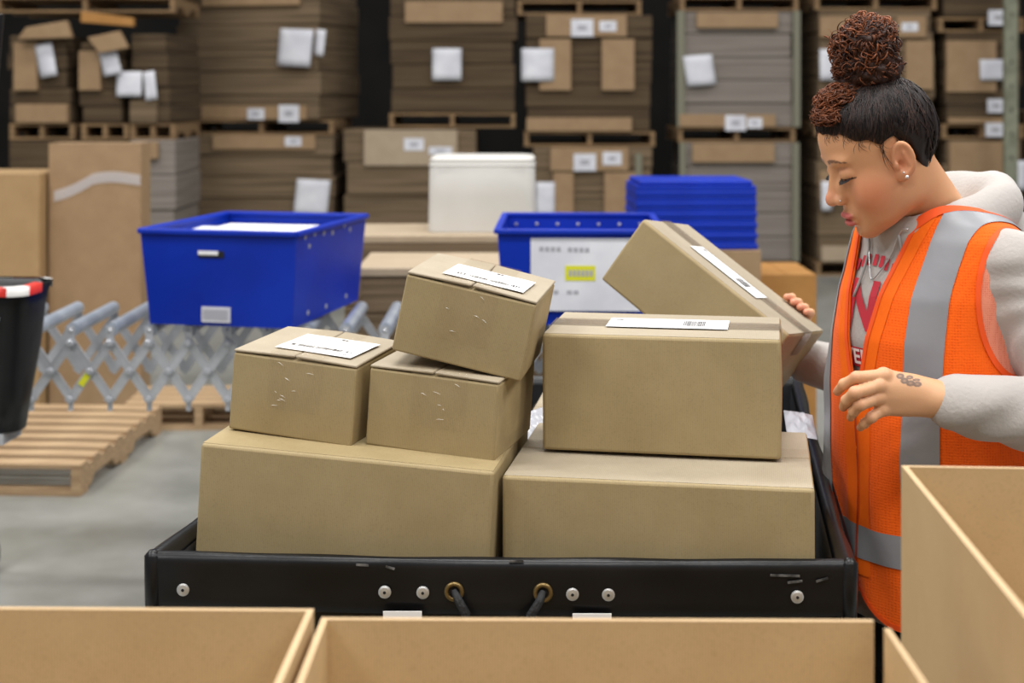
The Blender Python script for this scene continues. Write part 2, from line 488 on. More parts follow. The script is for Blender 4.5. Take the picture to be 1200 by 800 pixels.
carton('small carton tilted to one side, topmost of the small cartons, with a white barcode label', (-.1781, 2.1008, 1.222), (dg(1.2), dg(12.06), dg(-9.0)), (.197, .205, .12),
       'y', .085, .5, .085, (.012, -.022, .125, .105, dg(-2), 'small'), .0025, 16, 'kraft', 'kraft_lit', .003, streaks=5)
TB_POS = Vector((.1685, 2.7001, 1.2486)); TB_E = (dg(-8.4), dg(34.0), dg(-30.6)); TB_D = (.347, .262, .142)
carton('brown carton held up at a slant by the person, white label along its lid', TB_POS, TB_E, TB_D,
       'x', .055, .5, .05, (-.01, -.02, .16, .075, 0, 'long'), .002, 17, 'kraft', 'kraft_lit', tape_m='tape_grey')
carton('plain carton at the back of the black cart, behind the medium labelled carton', (.02, 2.52, .7935), (0, 0, dg(-8)), (.30, .3, .22), 'x', .05, .5, .05, None, .003, 18)

# silvery poly mailers stuffed between the cartons and the cart's side
def mailer(label, c, sx, sy, sz, rot, seed):
    r = np.random.default_rng(seed); n = 14; V = []; Fc = []
    for s in (1, -1):
        for i in range(n + 1):
            for j in range(n + 1):
                u = 2 * i / n - 1; v = 2 * j / n - 1
                p = (1 - u ** 4) * (1 - v ** 4)
                V.append((u * sx / 2, v * sy / 2, s * (sz / 2 * p * (0.8 + .35 * math.sin(7 * u + seed) * math.cos(6 * v + 2 * seed)) + .0006)))
    k = (n + 1) ** 2
    for i in range(n):
        for j in range(n):
            a = i * (n + 1) + j
            Fc.append((a, a + n + 1, a + n + 2, a + 1)); Fc.append((a + k, a + k + 1, a + k + n + 2, a + k + n + 1))
    o = mobj('poly_mailer', V, Fc, M['poly'], None, True, loc=c, rot=rot)
    return tag(o, label, 'mailer')
mailer('silvery white poly mailer wedged beside the large carton and the cart side', (.492, 2.43, 1.035), .05, .14, .02, (dg(4), dg(8), dg(-8)), 3)
mailer('crumpled clear poly mailer squeezed behind the gap between the two large cartons', (.03, 2.46, 1.02), .09, .10, .035, (dg(20), dg(-15), dg(10)), 5)

# ------------------------------------------------------------------ the black cart
def cart():
    t = empty('bulk_cart', (0.05, 2.55, 0), (0, 0, 0), 'black vinyl bulk cart full of cartons, with rivets and brass eyelets', 'cart')
    O = Vector((0.05, 2.55, 0))
    FL = Vector((-.498, 1.972, 0)); FR = Vector((.460, 1.940, 0))
    sd = Vector((math.sin(dg(8.3)), math.cos(dg(8.3)), 0)) * 1.27
    BLc = FL + sd; BRc = FR + sd
    zt = .958; zb = .30
    cs = [FL - O, FR - O, BRc - O, BLc - O]
    cen = sum(cs, Vector()) / 4
    low = [cen + (c - cen) * 0.985 for c in cs]
    # four soft walls, each bowed a little between the corners
    for i in range(4):
        a, b = cs[i], cs[(i + 1) % 4]; la, lb = low[i], low[(i + 1) % 4]
        nrm = Vector(((b - a).y, -(b - a).x, 0)).normalized()
        nx, nz = 24, 12
        for nm, off, m in (('wall_panel', 0.0, 'vinyl'), ('lining', -0.006, 'vinyl_in')):
            V = []; Fc = []
            for iz in range(nz + 1):
                q = iz / nz; z = zt - .012 + (zb - zt) * q
                for ix in range(nx + 1):
                    u = ix / nx
                    p = a.lerp(b, u).lerp(la.lerp(lb, u), q)
                    bow = .006 * math.sin(u * 9 + i) * math.sin(q * 6.3) + .004 * math.sin(23 * u + 2 * i) * q
                    p = p + nrm * (bow - .012 + off)
                    V.append((p.x, p.y, z))
            for iz in range(nz):
                for ix in range(nx):
                    k = iz * (nx + 1) + ix; Fc.append((k, k + nx + 1, k + nx + 2, k + 1))
            mobj(nm, V, Fc, M[m], t, True)
    # padded rim sleeve over the frame: one roll per side with a flat band hanging below it
    for i in range(4):
        a, b = cs[i].copy(), cs[(i + 1) % 4].copy()
        nrm = Vector(((b - a).y, -(b - a).x, 0)).normalized()
        dirn = (b - a).normalized()
        prof = [(-.014, -.075), (-.016, -.02), (-.011, .002), (-.002, .0085), (.006, .005), (.0085, -.006), (.0065, -.02), (.005, -.05), (.0045, -.068), (.002, -.070)]
        n = 40; V = []; Fc = []
        for ix in range(n + 1):
            u = ix / n; p = a.lerp(b, u)
            wv = .0012 * math.sin(31 * u + i) + .0014 * math.sin(13 * u + 2 * i)
            sag = -.004 * math.sin(math.pi * u)
            for (o_, z) in prof:
                q = p + nrm * (o_ + (wv if o_ > 0 else 0))
                V.append((q.x, q.y, zt + z + sag + wv * .5))
        m_ = len(prof)
        for ix in range(n):
            for j in range(m_ - 1):
                k = ix * m_ + j; Fc.append((k, k + 1, k + m_ + 1, k + m_))
        rim = mobj('rim_sleeve', V, Fc, M['vinyl'], t, True)
        if i == 1:    # worn red binding along the outer edge of one side
            V = []; Fc = []
            for ix in range(n + 1):
                u = ix / n * .42; p = a.lerp(b, u) + nrm * .0098
                V += [(p.x, p.y, zt + .002), (p.x + nrm.x * .001, p.y + nrm.y * .001, zt - .016)]
            for ix in range(n): Fc.append((2 * ix, 2 * ix + 1, 2 * ix + 3, 2 * ix + 2))
            mobj('red_binding', V, Fc, M['red_tape'], rim)
    for i, c in enumerate(cs):    # rounded corner caps of the frame
        MB().tube([(c.x, c.y, zt - .078), (c.x, c.y, zt - .03), (c.x, c.y, zt + .003), (c.x, c.y, zt + .010)], [.0105, .0115, .0115, .005], 12).build('corner_cap', M['vinyl'], t, True)
        MB().tube([(c.x, c.y, zt - .02), (c.x, c.y, zt - .6), (c.x, c.y, .25)], .008, 8).build('frame_post', M['steel'], t, True)
    # front furniture: rivets, eyelets with knotted cord, white tags
    a, b = cs[0], cs[1]; fn = Vector(((b - a).y, -(b - a).x, 0)).normalized()
    def at(px, zoff):
        u = (px - 176) / (998 - 176)
        p = a.lerp(b, u) + fn * .0065
        return Vector((p.x, p.y, zt + zoff))
    for px in (214, 453.5, 498.5, 674.5, 716.5, 936.5):
        rv = MB().disc(at(px, -.042), fn, .0088, .003, 18, .001).build('rivet', M['rivet'], t)
        MB().disc(at(px, -.042) + fn * .0038, fn, .0022, .0006, 10).build('rivet_hole', M['dark'], rv)
    for px, sw in ((535.5, .018), (640, -.022)):
        c = at(px, -.040)
        e = MB().torus(c + fn * .002, fn, .0105, .0034, 22, 8).build('eyelet', M['brass'], t, True)
        MB().disc(c, fn, .0085, .0008, 16).build('eyelet_hole', M['dark'], e)
        for k in (0, 1):
            pts = [c + fn * .002 + Vector((0, 0, .002)), c + fn * .010 + Vector((sw * .3 + .003 * k, 0, -.010)), c + fn * .012 + Vector((sw * .8 + .004 * k, 0, -.026)), c + fn * .012 + Vector((sw * (1.2 - .5 * k), 0, -.046)), c + fn * .010 + Vector((sw * (1.3 - .8 * k), 0, -.07))]
            MB().tube(pts, [.0045, .0048, .0048, .0044, .004], 8).build('cord', M['cord'], t, True)
    for px in (475, 697):
        c = at(px, -.071)
        MB().box(c.x - .0265, c.x + .0265, c.y - .010, c.y - .0085, c.z - .06, c.z + .006).build('tag', M['paper'], t)
    for px, zo, ln, sl in ((420, -.004, .017, -.1), (455, -.006, .012, -.5), (925, -.022, .02, .2), (958, -.020, .016, .5), (905, -.012, .04, -.05), (600, 0.003, .02, 0)):
        c = at(px, zo) + fn * .0035
        MB().bar(c, c + Vector((ln, 0, ln * sl * .6)), .0030, .0008, fn).build('scuff', M['scuff'], t)
    # lift platform the cartons stand on, base frame and casters
    ins = [cen + (c - cen) * 0.95 for c in cs]
    MB().hexa([(p.x, p.y, .775) for p in ins] + [(p.x, p.y, .7925) for p in ins]).build('lift_platform', M['vinyl_in'], t)
    MB().hexa([(p.x, p.y, .22) for p in low] + [(p.x, p.y, .29) for p in low]).build('base', M['steel'], t, bevel=.01)
    for p in [cen + (c - cen) * 0.85 for c in cs]:
        w = MB().tube([(p.x - .02, p.y, .08), (p.x + .02, p.y, .08)], .08, 20).build('caster_wheel', M['rubber'], t, True)
        mb = MB()
        for s in (-1, 1): mb.box(p.x + s * .03 - .003, p.x + s * .03 + .003, p.y - .025, p.y + .025, .07, .21)
        mb.box(p.x - .04, p.x + .04, p.y - .04, p.y + .04, .21, .225).build('caster_fork', M['steel'], w)
cart()

# ------------------------------------------------------------------ open cartons in the foreground
def open_box(label, corner, w, depth, ztop, yaw, th=0.006, ajar=0.0):
    t = empty('open_carton', (corner[0], corner[1], 0), (0, 0, yaw), label, 'box')
    # local: far-left outer corner at origin, width along +x, towards the viewer along -y
    for nm, b in (('far_wall', (0, w, -th, 0)), ('near_wall', (0, w, -depth, -depth + th)), ('left_wall', (0, th, -depth + th, -th)), ('right_wall', (w - th + ajar, w + ajar, -depth + th, -th - ajar * 1.4))):
        x0, x1, y0, y1 = b
        o = MB().box(x0, x1, y0, y1, 0, ztop - .0012).build(nm, M['kraft_open'], t)
        MB().box(x0, x1, y0, y1, ztop - .0012, ztop).build('cut_edge', M['board_edge'], o)
    MB().box(th, w - th, -depth + th, -th, 0, .008).build('bottom', M['kraft_open'], t)
    return t
yw = dg(-5)
c1 = P(368, 713, 1.31); open_box('open brown carton before the cart, next to the widest open carton', (c1.x - .52, c1.y + .52 * math.sin(dg(1.0)), 0), .52, .42, c1.z, dg(-1.0))
c2 = P(377, 723, 1.30); open_box('widest open brown carton, standing right before the black cart', (c2.x, c2.y, 0), .502, .42, c2.z, dg(-.6), ajar=.011)
c3 = P(1056, 545, 1.50); TALL = open_box('tall open carton standing before the person in the orange vest', (c3.x, c3.y, 0), .62, .62, c3.z, dg(-3.5))
# ------------------------------------------------------------------ pallets and loads of flat board
def stringer(L_, notched=True):
    """side rail along y with two fork notches"""
    h = .09; t = .038
    prof = [(0, 0), (.12 * L_, 0), (.15 * L_, .035), (.36 * L_, .035), (.39 * L_, 0), (.61 * L_, 0), (.64 * L_, .035), (.85 * L_, .035), (.88 * L_, 0), (L_, 0), (L_, h), (0, h)]
    n = len(prof); V = [(-t / 2, y - L_ / 2, z) for y, z in prof] + [(t / 2, y - L_ / 2, z) for y, z in prof]
    Fc = [tuple(range(n)), tuple(range(2 * n - 1, n - 1, -1))] + [(i, i + n, (i + 1) % n + n, (i + 1) % n) for i in range(n)]
    return V, Fc
PM = {}
def pallet(label, loc, yaw, w=1.2, d=1.0, m='wood_bg', group=None, nb=6):
    """deck boards run along x, three stringers along y; height 0.13"""
    t = empty('pallet', loc, (0, 0, yaw), label, 'pallet', group)
    key = (w, d, m, nb)
    if key not in PM:
        V, Fc = stringer(d); PM[key] = (mesh_data('stringer', V, Fc, M[m]), MB().box(-w / 2, w / 2, -.045, .045, 0, .018).data('deck_board', M[m]))
    sm, bm_ = PM[key]
    for s in (-1, 0, 1):
        inst('stringer', sm, t, (s * (w / 2 - .02), 0, .018))
    for k in range(nb):
        inst('deck_board', bm_, t, (0, -d / 2 + .045 + (d - .09) * k / (nb - 1), .1085), (0, 0, random.uniform(-.006, .006)))
    for k in range(3):
        inst('bottom_board', bm_, t, (0, -d / 2 + .045 + (d - .09) * k / 2, 0))
    return t
PH = .128

def load(label, x0, x1, ytop, zbot, d, depth=1.0, yaw=0.0, m='flats', n=5, boards=(), sheets=(), tags=(), corners=(), seed=1, ztop=None, cat='cardboard stack', group=None, film=False):
    """palletised stack of flat board: bundles, lighter edge boards, sheets of paper and small tags, read at its front plane"""
    r = random.Random(seed)
    X0 = (x0 - 600) * d / F; X1 = (x1 - 600) * d / F
    Z1 = ztop if ztop is not None else HZ - (ytop - 110) * d / F
    w = X1 - X0; xc = (X0 + X1) / 2; h = Z1 - zbot
    t = empty('cardboard_stack', (xc, d + depth / 2, zbot + .001), (0, 0, yaw), label, cat, group)
    z = 0
    for k in range(n):
        bh = h / n
        dx = r.uniform(-.022, .022); dy = r.uniform(-.02, .01); sh = r.uniform(0, .03)
        MB().box(-w / 2 + sh + dx * .5, w / 2 - sh + dx * .5, -depth / 2 - dy, depth / 2, z + .004, z + bh).build('bundle', M[m], t, bevel=.012)
        z += bh
    def rect(q, off):
        ax, ay, bx, by = q
        return (ax - 600) * d / F - xc, (bx - 600) * d / F - xc, HZ - (by - 110) * d / F - zbot, HZ - (ay - 110) * d / F - zbot, -depth / 2 - off
    for q in boards:
        mt = q[4] if len(q) > 4 else 'board_bg'
        a, b, c, e, y = rect(q[:4], .028); c = max(c, .003); e = min(e, h)
        MB().box(a, b, y - .012, y + .06, c, e).build('edge_board', M[mt], t, bevel=.004)
    for q in corners:
        a, b, c, e, y = rect(q, .03); c = max(c, .003); e = min(e, h)
        MB().box(a, b, y - .004, y + .03, c, e).build('corner_board', M['corner'], t)
    for q in sheets:
        a, b, c, e, y = rect(q[:4], .045)
        sk = q[4] if len(q) > 4 else 0
        n_ = 5; V = []; Fc = []
        for i in range(n_ + 1):
            for j in range(n_ + 1):
                u, v = i / n_, j / n_
                V.append((a + (b - a) * u + sk * (v - .5), y - .012 * math.sin(u * 3.1) - .02 * (1 - v) * abs(math.sin(2.5 * u + seed)), c + (e - c) * v - sk * .5 * (u - .5)))
        for i in range(n_):
            for j in range(n_):
                k = i * (n_ + 1) + j; Fc.append((k, k + n_ + 1, k + n_ + 2, k + 1))
        o = mobj('paper_sheet', V, Fc, M['sheet'], t, True)
        o.modifiers.new('thick', 'SOLIDIFY').thickness = .002
    for q in tags:
        a, b, c, e, y = rect(q, .042)
        tg = MB().box(a, b, y - .004, y, c, e).build('tag', M['sheet'], t)
        MB().box(a + (b - a) * .3, b - (b - a) * .3, y - .006, y - .004, c + (e - c) * .35, e - (e - c) * .35).build('print', M['ink_soft'], tg)
    return t

D = 12.5
def zz(y, d=D): return HZ - (y - 110) * d / F
def pal(label, x0, x1, z, d=D, depth=1.0, yaw=0):
    xa = (x0 - 600) * d / F; xb = (x1 - 600) * d / F
    return pallet(label, ((xa + xb) / 2, d + depth / 2, z), yaw, round(xb - xa, 2), depth)
G = 'pallets under the board stacks'
# column with the two big brown stacks behind the white-lined blue tote
pal('pallet on the floor under the brown board stack behind the white-lined tote', 228, 392, 0)
load('brown board stack with a white sheet, right behind the white-lined blue tote', 228, 392, 158, PH, D, n=6, seed=2,
     boards=[(250, 156, 370, 175)], sheets=[(347, 210, 386, 252, .03)], tags=[(335, 160, 354, 171)])
z1 = zz(158) + .004
pal('pallet carrying the broad turned board stack above the white-lined tote', 224, 395, z1, yaw=dg(-3))
load('broad brown board stack with two white sheets, turned to show its side, on a pallet', 214, 396, 0, z1 + PH + .002, D, 1.05, dg(-13), n=6, seed=3, ztop=2.62,
     boards=[(228, 124, 380, 143), (250, -8, 372, 7)], sheets=[(347, 35, 388, 78, .03), (392, 36, 404, 66, .02)], tags=[(308, 127, 329, 140), (347, 123, 372, 143)])
# column above and behind the white tub
pal('pallet on the floor under the stack behind the white tub', 402, 560, 0)
load('brown board stack with a pale top board, behind the white tub', 402, 560, 152, PH, D, n=4, seed=4, boards=[(427, 150, 536, 194, 'board_bg_pale')], tags=[(474, 162, 497, 176), (503, 172, 530, 181)])
z2 = zz(150) + .004
pal('pallet under the dark board stack above the white tub', 456, 604, z2)
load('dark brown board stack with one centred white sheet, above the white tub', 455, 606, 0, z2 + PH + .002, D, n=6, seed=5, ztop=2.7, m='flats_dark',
     boards=[(475, 2, 589, 27)], sheets=[(507, 57, 541, 94)])
# column with tan upright boards between the white tub and the blue tote pile
pal('pallet on the floor under the lower of the two tan-boarded stacks', 622, 768, 0)
load('lower board stack with tan upright boards, between the white tub and the blue tote pile', 622, 766, 172, PH, D, n=5, seed=6,
     boards=[(645, 173, 736, 200), (648, 202, 672, 255), (708, 202, 744, 255)], sheets=[(628, 213, 650, 253)], tags=[(672, 180, 698, 200), (706, 178, 728, 193)], corners=[(744, 180, 752, 290)])
z3 = zz(172) + .004
pal('pallet between the two tan-boarded stacks', 614, 768, z3)
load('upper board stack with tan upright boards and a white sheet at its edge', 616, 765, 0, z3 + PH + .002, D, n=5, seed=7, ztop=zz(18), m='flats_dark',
     boards=[(640, 18, 734, 43), (617, 138, 740, 158), (632, 46, 669, 106), (705, 46, 743, 106)], sheets=[(611, 57, 649, 95)], tags=[(669, 23, 695, 43), (702, 25, 722, 37)])
z4 = zz(18) + .004
pal('pallet on top of the upper tan-boarded stack', 606, 752, z4)
load('topmost board stack, resting above the upper tan-boarded stack', 612, 752, 0, z4 + PH + .002, D, n=3, seed=8, ztop=3.2, boards=[(640, -30, 740, -5)])
# grey film-wrapped column beside the person's bun
pal('pallet on the floor under the lower grey film-wrapped stack', 800, 936, 0)
load('lower grey film-wrapped board stack behind the blue tote pile', 800, 934, 167, PH, D, n=5, seed=9, m='flats_grey',
     boards=[(811, 168, 907, 190)], corners=[(796, 165, 803, 310), (928, 165, 936, 312)])
z5 = zz(167) + .004
pal('pallet between the two grey film-wrapped stacks', 795, 932, z5)
load('upper grey film-wrapped board stack with a tilted white sheet', 798, 932, 0, z5 + PH + .002, D, n=5, seed=10, m='flats_grey', ztop=zz(13),
     boards=[(816, 15, 911, 33), (796, 134, 908, 153)], sheets=[(802, 65, 836, 100, -.04)], tags=[(849, 135, 873, 153), (875, 138, 892, 150)], corners=[(793, 10, 802, 150), (929, 10, 937, 152)])
z6 = zz(13) + .004
pal('pallet on top of the upper grey film-wrapped stack', 797, 936, z6)
load('board stack resting above the upper grey film-wrapped stack', 800, 934, 0, z6 + PH + .002, D, n=3, seed=12, ztop=3.2)
# columns behind the person's head
pal('pallet on the floor under the lowest stack behind the person', 957, 1098, 0)
load('lowest board stack behind the person, with a folded white sheet at its edge', 957, 1098, 160, PH, D, n=5, seed=13, boards=[(962, 288, 1005, 312, 'board_bg_pale'), (960, 200, 1010, 235)], sheets=[(961, 212, 974, 246)])
z7 = zz(160) + .004
pal('pallet under the stack directly behind the hair bun', 955, 1098, z7)
load('board stack directly behind the hair bun', 957, 1096, 0, z7 + PH + .002, D, n=5, seed=14, ztop=zz(12), boards=[(1050, 20, 1084, 44), (1060, 48, 1092, 105), (960, 20, 1000, 44)], sheets=[(959, 58, 978, 94)], tags=[(1055, 27, 1074, 37)])
z8 = zz(12) + .004
pal('pallet at the top behind the hair bun', 955, 1098, z8)
load('board stack on the topmost pallet behind the hair bun', 957, 1096, 0, z8 + PH + .002, D, n=3, seed=15, ztop=3.2, boards=[(970, -10, 1094, 4)])
pal('pallet on the floor beside the greenish rack upright', 1106, 1200, 0)
load('low tan board stack beside the greenish rack upright', 1106, 1200, 164, PH, D, n=5, seed=16, boards=[(1112, 166, 1180, 206)], sheets=[(1177, 188, 1202, 222)], tags=[(1153, 144, 1176, 160)])
z9 = zz(163) + .004
pal('pallet under the tan boxed stack beside the greenish rack upright', 1104, 1200, z9)
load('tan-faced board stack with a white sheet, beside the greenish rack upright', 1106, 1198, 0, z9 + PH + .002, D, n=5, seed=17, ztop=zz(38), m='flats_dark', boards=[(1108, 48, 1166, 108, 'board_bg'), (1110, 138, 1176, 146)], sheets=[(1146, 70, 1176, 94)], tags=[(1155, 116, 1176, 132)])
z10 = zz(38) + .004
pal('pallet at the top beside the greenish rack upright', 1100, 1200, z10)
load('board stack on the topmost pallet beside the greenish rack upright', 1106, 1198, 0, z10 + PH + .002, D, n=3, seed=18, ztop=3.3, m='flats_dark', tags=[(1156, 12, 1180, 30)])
load('pale board stack at the frame of the last column, past the greenish rack upright', 1204, 1330, 130, PH, D, n=5, seed=19)
pal('pallet on the floor past the greenish rack upright', 1204, 1330, 0)
# untidy columns on the far left, set at an angle
pal('pallet on the floor under the grey film-wrapped block by the tall kraft bin', 152, 206, 0, 11.2)
load('grey film-wrapped block standing beside the tall kraft bin', 150, 207, 165, PH, 11.2, .9, m='flats_grey', n=4, seed=21, boards=[(164, 166, 186, 186, 'board_bg')])
zl = zz(165, 11.2) + .004
for k, (lab, x0, x1, yt, sheet, bd, sd_) in enumerate((
        ('slumped dark board stack with a curled white sheet, next to the black-framed sign', 12, 86, 42, [(51, 52, 72, 90, -.05)], [(24, 122, 86, 153), (22, 50, 50, 106)], 22),
        ('slumped dark board stack with a curled sheet and orange top board', 96, 150, 50, [(126, 58, 147, 88, -.05)], [(98, 60, 124, 106)], 23),
        ('narrow dark board stack with two white sheets, beside the broad turned stack', 154, 204, 40, [(143, 84, 173, 113), (176, 84, 190, 117, -.03)], [(158, 118, 190, 150, 'flats')], 24))):
    load(lab, x0, x1, yt, zl + PH + .003, 11.4, .9, dg(-4), m='flats_dark', n=5, seed=sd_, sheets=sheet, boards=bd)
    pal(('pallet under the slumped stack by the black-framed sign', 'pallet under the slumped stack with the orange board', 'pallet under the narrow stack with two white sheets')[k], x0 - 1, x1 + 1, zl, 11.4, .9)
load('dark board stack at floor level behind the tall kraft bin', 8, 148, 165, PH, 11.4, .9, m='flats_dark', n=4, seed=25)
pal('pallet on the floor behind the tall kraft bin', 8, 148, 0, 11.6, .9)
def slump(label, pts, mt):
    o = MB().hexa(pts).build('loose_board', M[mt], None, bevel=.006); return tag(o, label, 'cardboard')
def quadbox(a, b, c, e, d, t_):
    f = [P(*a, d), P(*b, d), P(*c, d), P(*e, d)]
    return [tuple(p) for p in f] + [(p.x, p.y + t_, p.z) for p in f]
slump('bent tan board lying over the slumped stack by the black-framed sign', quadbox((20, 46), (84, 44), (78, 24), (30, 32), 11.26, .07), 'board_bg')
slump('orange-brown board lying on the slumped stack with the curled sheet', quadbox((94, 26), (156, 31), (156, 21), (95, 13), 11.26, .07), 'kraft_orange')
slump('crumpled tan board sticking up from the slumped stack with the orange board', quadbox((102, 44), (116, 62), (150, 56), (140, 36), 11.26, .06), 'board_bg')
load('board stack in the top row above the slumped stacks', -6, 205, 0, zz(14, 11.4) + PH, 11.4, .9, dg(-3), m='flats_dark', n=3, seed=26, ztop=3.0, boards=[(100, -12, 158, 20, 'board_bg'), (10, -12, 80, 2)])
pal('pallet in the top row above the slumped stacks', -6, 205, zz(14, 11.4) - .003, 11.4, .9)

# rack upright
t = empty('rack_upright', (P(1184, 300, 11.9).x, 11.9, 0), (0, 0, 0), 'greenish grey perforated rack upright before the last board stacks', 'rack')
MB().box(-.055, .055, -.03, .03, .008, 3.8).build('post', M['post'], t, bevel=.006)
MB().box(-.09, .09, -.06, .06, 0, .008).build('foot_plate', M['post'], t)
for k in range(17): MB().box(-.006, .006, -.033, -.0295, .25 + k * .2, .28 + k * .2).build('slot', M['dark'], t)

# ------------------------------------------------------------------ scissor conveyor
def conveyor():
    d0 = 4.30; width = .47; pitch = .1187; x0 = P(83, 0, d0).x; k0, k1 = -4, 15
    zt, zb, rr = .848, .678, .021
    t = empty('roller_conveyor', ((x0 + (k0 + k1) / 2 * pitch), d0 + width / 2, 0), (0, 0, 0), 'expanding steel roller conveyor with scissor side links', 'conveyor')
    o = t.location
    X = lambda k: x0 + k * pitch - o.x
    ya, yb = d0 - o.y, d0 + width - o.y
    ln = math.hypot(pitch, zt - zb)
    link_me = MB().box(-ln / 2 - .012, ln / 2 + .012, -.0025, .0025, -.0135, .0135).box(-ln / 2 - .01, ln / 2 + .01, -.0045, -.0025, .009, .0135).data('link_bar', M['steel'])
    bolt_me = MB().disc((0, 0, 0), (0, -1, 0), .011, .008, 10).data('pivot_bolt', M['steel'])
    ang = math.atan2(zt - zb, pitch)
    yl = None
    for s, y in ((-1, ya), (1, yb)):
        for k in range(k0, k1):
            xm = (X(k) + X(k + 1)) / 2
            a = inst('link_bar', link_me, t, (xm, y - .004, (zt + zb) / 2), (0, -ang, 0))
            b = inst('link_bar', link_me, t, (xm, y + .006, (zt + zb) / 2), (0, ang, 0))
            if s == -1 and k == 0 - 0: yl = a
            if s == -1: inst('pivot_bolt', bolt_me, t, (xm, y - .008, (zt + zb) / 2))
        if s == -1:
            for k in range(k0, k1 + 1):
                inst('pivot_bolt', bolt_me, t, (X(k), y - .009, zt)); inst('pivot_bolt', bolt_me, t, (X(k), y - .009, zb))
    MB().box(-.02, .02, -.0062, -.005, -.011, .008).build('yellow_label', M['yellow'], yl, loc=(-.03, 0, 0))
    rm = MB().tube([(0, ya + .012, 0), (0, yb - .012, 0)], rr, 20).data('roller', M['roller'], True)
    rm.set_sharp_from_angle(angle=math.radians(40))
    for k in range(k0, k1 + 1):
        r_ = inst('roller', rm, t, (X(k), 0, zt + .037))
        MB().tube([(0, ya - .004, 0), (0, yb + .004, 0)], .007, 8).build('axle', M['steel'], r_, True)
        MB().box(X(k) - .012, X(k) + .012, ya - .003, ya + .003, zt - .012, zt + .05).build('axle_bracket', M['steel'], t)
        MB().box(X(k) - .012, X(k) + .012, yb - .003, yb + .003, zt - .012, zt + .05).build('axle_bracket', M['steel'], t)
        MB().tube([(X(k), ya, zb - .012), (X(k), ya, zb - .035)], .008, 8).build('foot_stub', M['steel'], t)
    for k in (-3.5, 4.5, 13.5):
        for y in (ya, yb):
            leg = MB().tube([(X(k), y, zb + .02), (X(k), y, .10)], .014, 10).build('leg', M['steel'], t, True)
            MB().tube([(X(k) - .015, y, .05), (X(k) + .015, y, .05)], .05, 16).build('caster', M['rubber'], leg, True)
conveyor()

# ------------------------------------------------------------------ blue totes
def tote(label, fl, yaw, w, d, h, taper=.03, rim=True, inner=None):
    """nestable corrugated plastic tote; origin at the front-left foot"""
    t = empty('mail_tote', fl, (0, 0, yaw), label, 'tote')
    th = .005
    B = [(0, 0), (w, 0), (w, d), (0, d)]
    T = [(-taper, -taper), (w + taper, -taper), (w + taper, d + taper), (-taper, d + taper)]
    cen = (w / 2, d / 2)
    for i, nm in enumerate(('front_wall', 'side_wall', 'back_wall', 'side_wall')):
        j = (i + 1) % 4
        sh = lambda p, k: (p[0] + (cen[0] - p[0]) * k / w, p[1] + (cen[1] - p[1]) * k / d)
        o = [B[i], B[j], T[j], T[i]]; q = [sh(B[i], 2 * th), sh(B[j], 2 * th), sh(T[j], 2 * th), sh(T[i], 2 * th)]
        zs = (0, 0, h, h)
        V = [(p[0], p[1], z) for p, z in zip(o, zs)] + [(p[0], p[1], z) for p, z in zip(q, zs)]
        MB().add(V, [(0, 1, 2, 3), (7, 6, 5, 4), (0, 4, 5, 1), (1, 5, 6, 2), (2, 6, 7, 3), (3, 7, 4, 0)]).build(nm, M['blue'], t)
    MB().box(.002, w - .002, .002, d - .002, 0, .006).build('bottom', M['blue'], t)
    for i in range(4):   # folded rim band
        a, b = T[i], T[(i + 1) % 4]
        MB().bar((a[0], a[1], h - .006), (b[0], b[1], h - .006), .022, .016, (0, 0, 1)).build('rim', M['blue'], t, bevel=.004)
    return t
dt = 4.2
p = P(176, 382, dt + .09); p.z = .9075
tt = tote('blue plastic tote lined with white sheets, on the roller conveyor', p, dg(-12.5), .455, .60, .287, .022)
MB().box(.012, .443, .03, .57, .245, .252).build('white_liner', M['paper'], tt)
MB().add([(.03, .02, .255), (.30, .015, .25), (.30, .3, .268), (.05, .26, .272)], [(0, 1, 2, 3)]).build('folded_sheet', M['sheet'], tt)
MB().box(.165, .247, -.0185, -.015, .205, .226).build('hand_slot', M['dark'], tt, bevel=.001)
MB().box(.165, .228, -.0205, -.0185, .214, .226).build('slot_lip', M['paper'], tt)
MB().box(.17, .262, -.008, -.005, .012, .058).build('card_holder', M['sheet'], tt)
for k in range(9): MB().box(.176 + k * .009, .182 + k * .009, -.0092, -.008, .02, .05).build('card_print', M['ink_soft'], tt)
for (y, z) in ((.05, .266), (.13, .268), (.21, .262), (.29, .256), (.4, .27), (.46, .25), (.09, .235), (.12, .03), (.28, .026), (.47, .032)):
    xx = .455 + .022 * z / .287
    MB().disc((xx, y, z), (1, 0, -.07), .008, .003, 10).build('rivet', M['rivet'], tt)
p = P(590, 385, 4.27); p.z = .9075
t2 = tote('blue plastic tote with a large white notice and yellow sticker on its front', p, dg(-2), .46, .56, .287, .018)
nt_ = MB().box(.082, .41, -.0165, -.0145, .045, .262).build('notice', M['sheet'], t2)
MB().box(.185, .275, -.0178, -.0165, .135, .180).build('yellow_sticker', M['yellow'], nt_)
for k in range(6): MB().box(.196 + k * .0125, .205 + k * .0125, -.0186, -.0178, .148, .167).build('sticker_print', M['ink_soft'], nt_)
for k in range(9):
    if k != 4: MB().box(.108 + k * .017, .121 + k * .017, -.0172, -.0165, .222 - k * .0004, .236 - k * .0004).build('notice_print', M['ink_soft'], nt_)
for k in range(5):
    if k != 2: MB().box(.13 + k * .02, .145 + k * .02, -.0172, -.0165, .094, .106).build('notice_print', M['ink_soft'], nt_)
for k in range(7): MB().disc((.02 + k * .07, .56 + .008, .25), (0, -1, 0), .006, .002, 8).build('rivet', M['rivet'], t2)

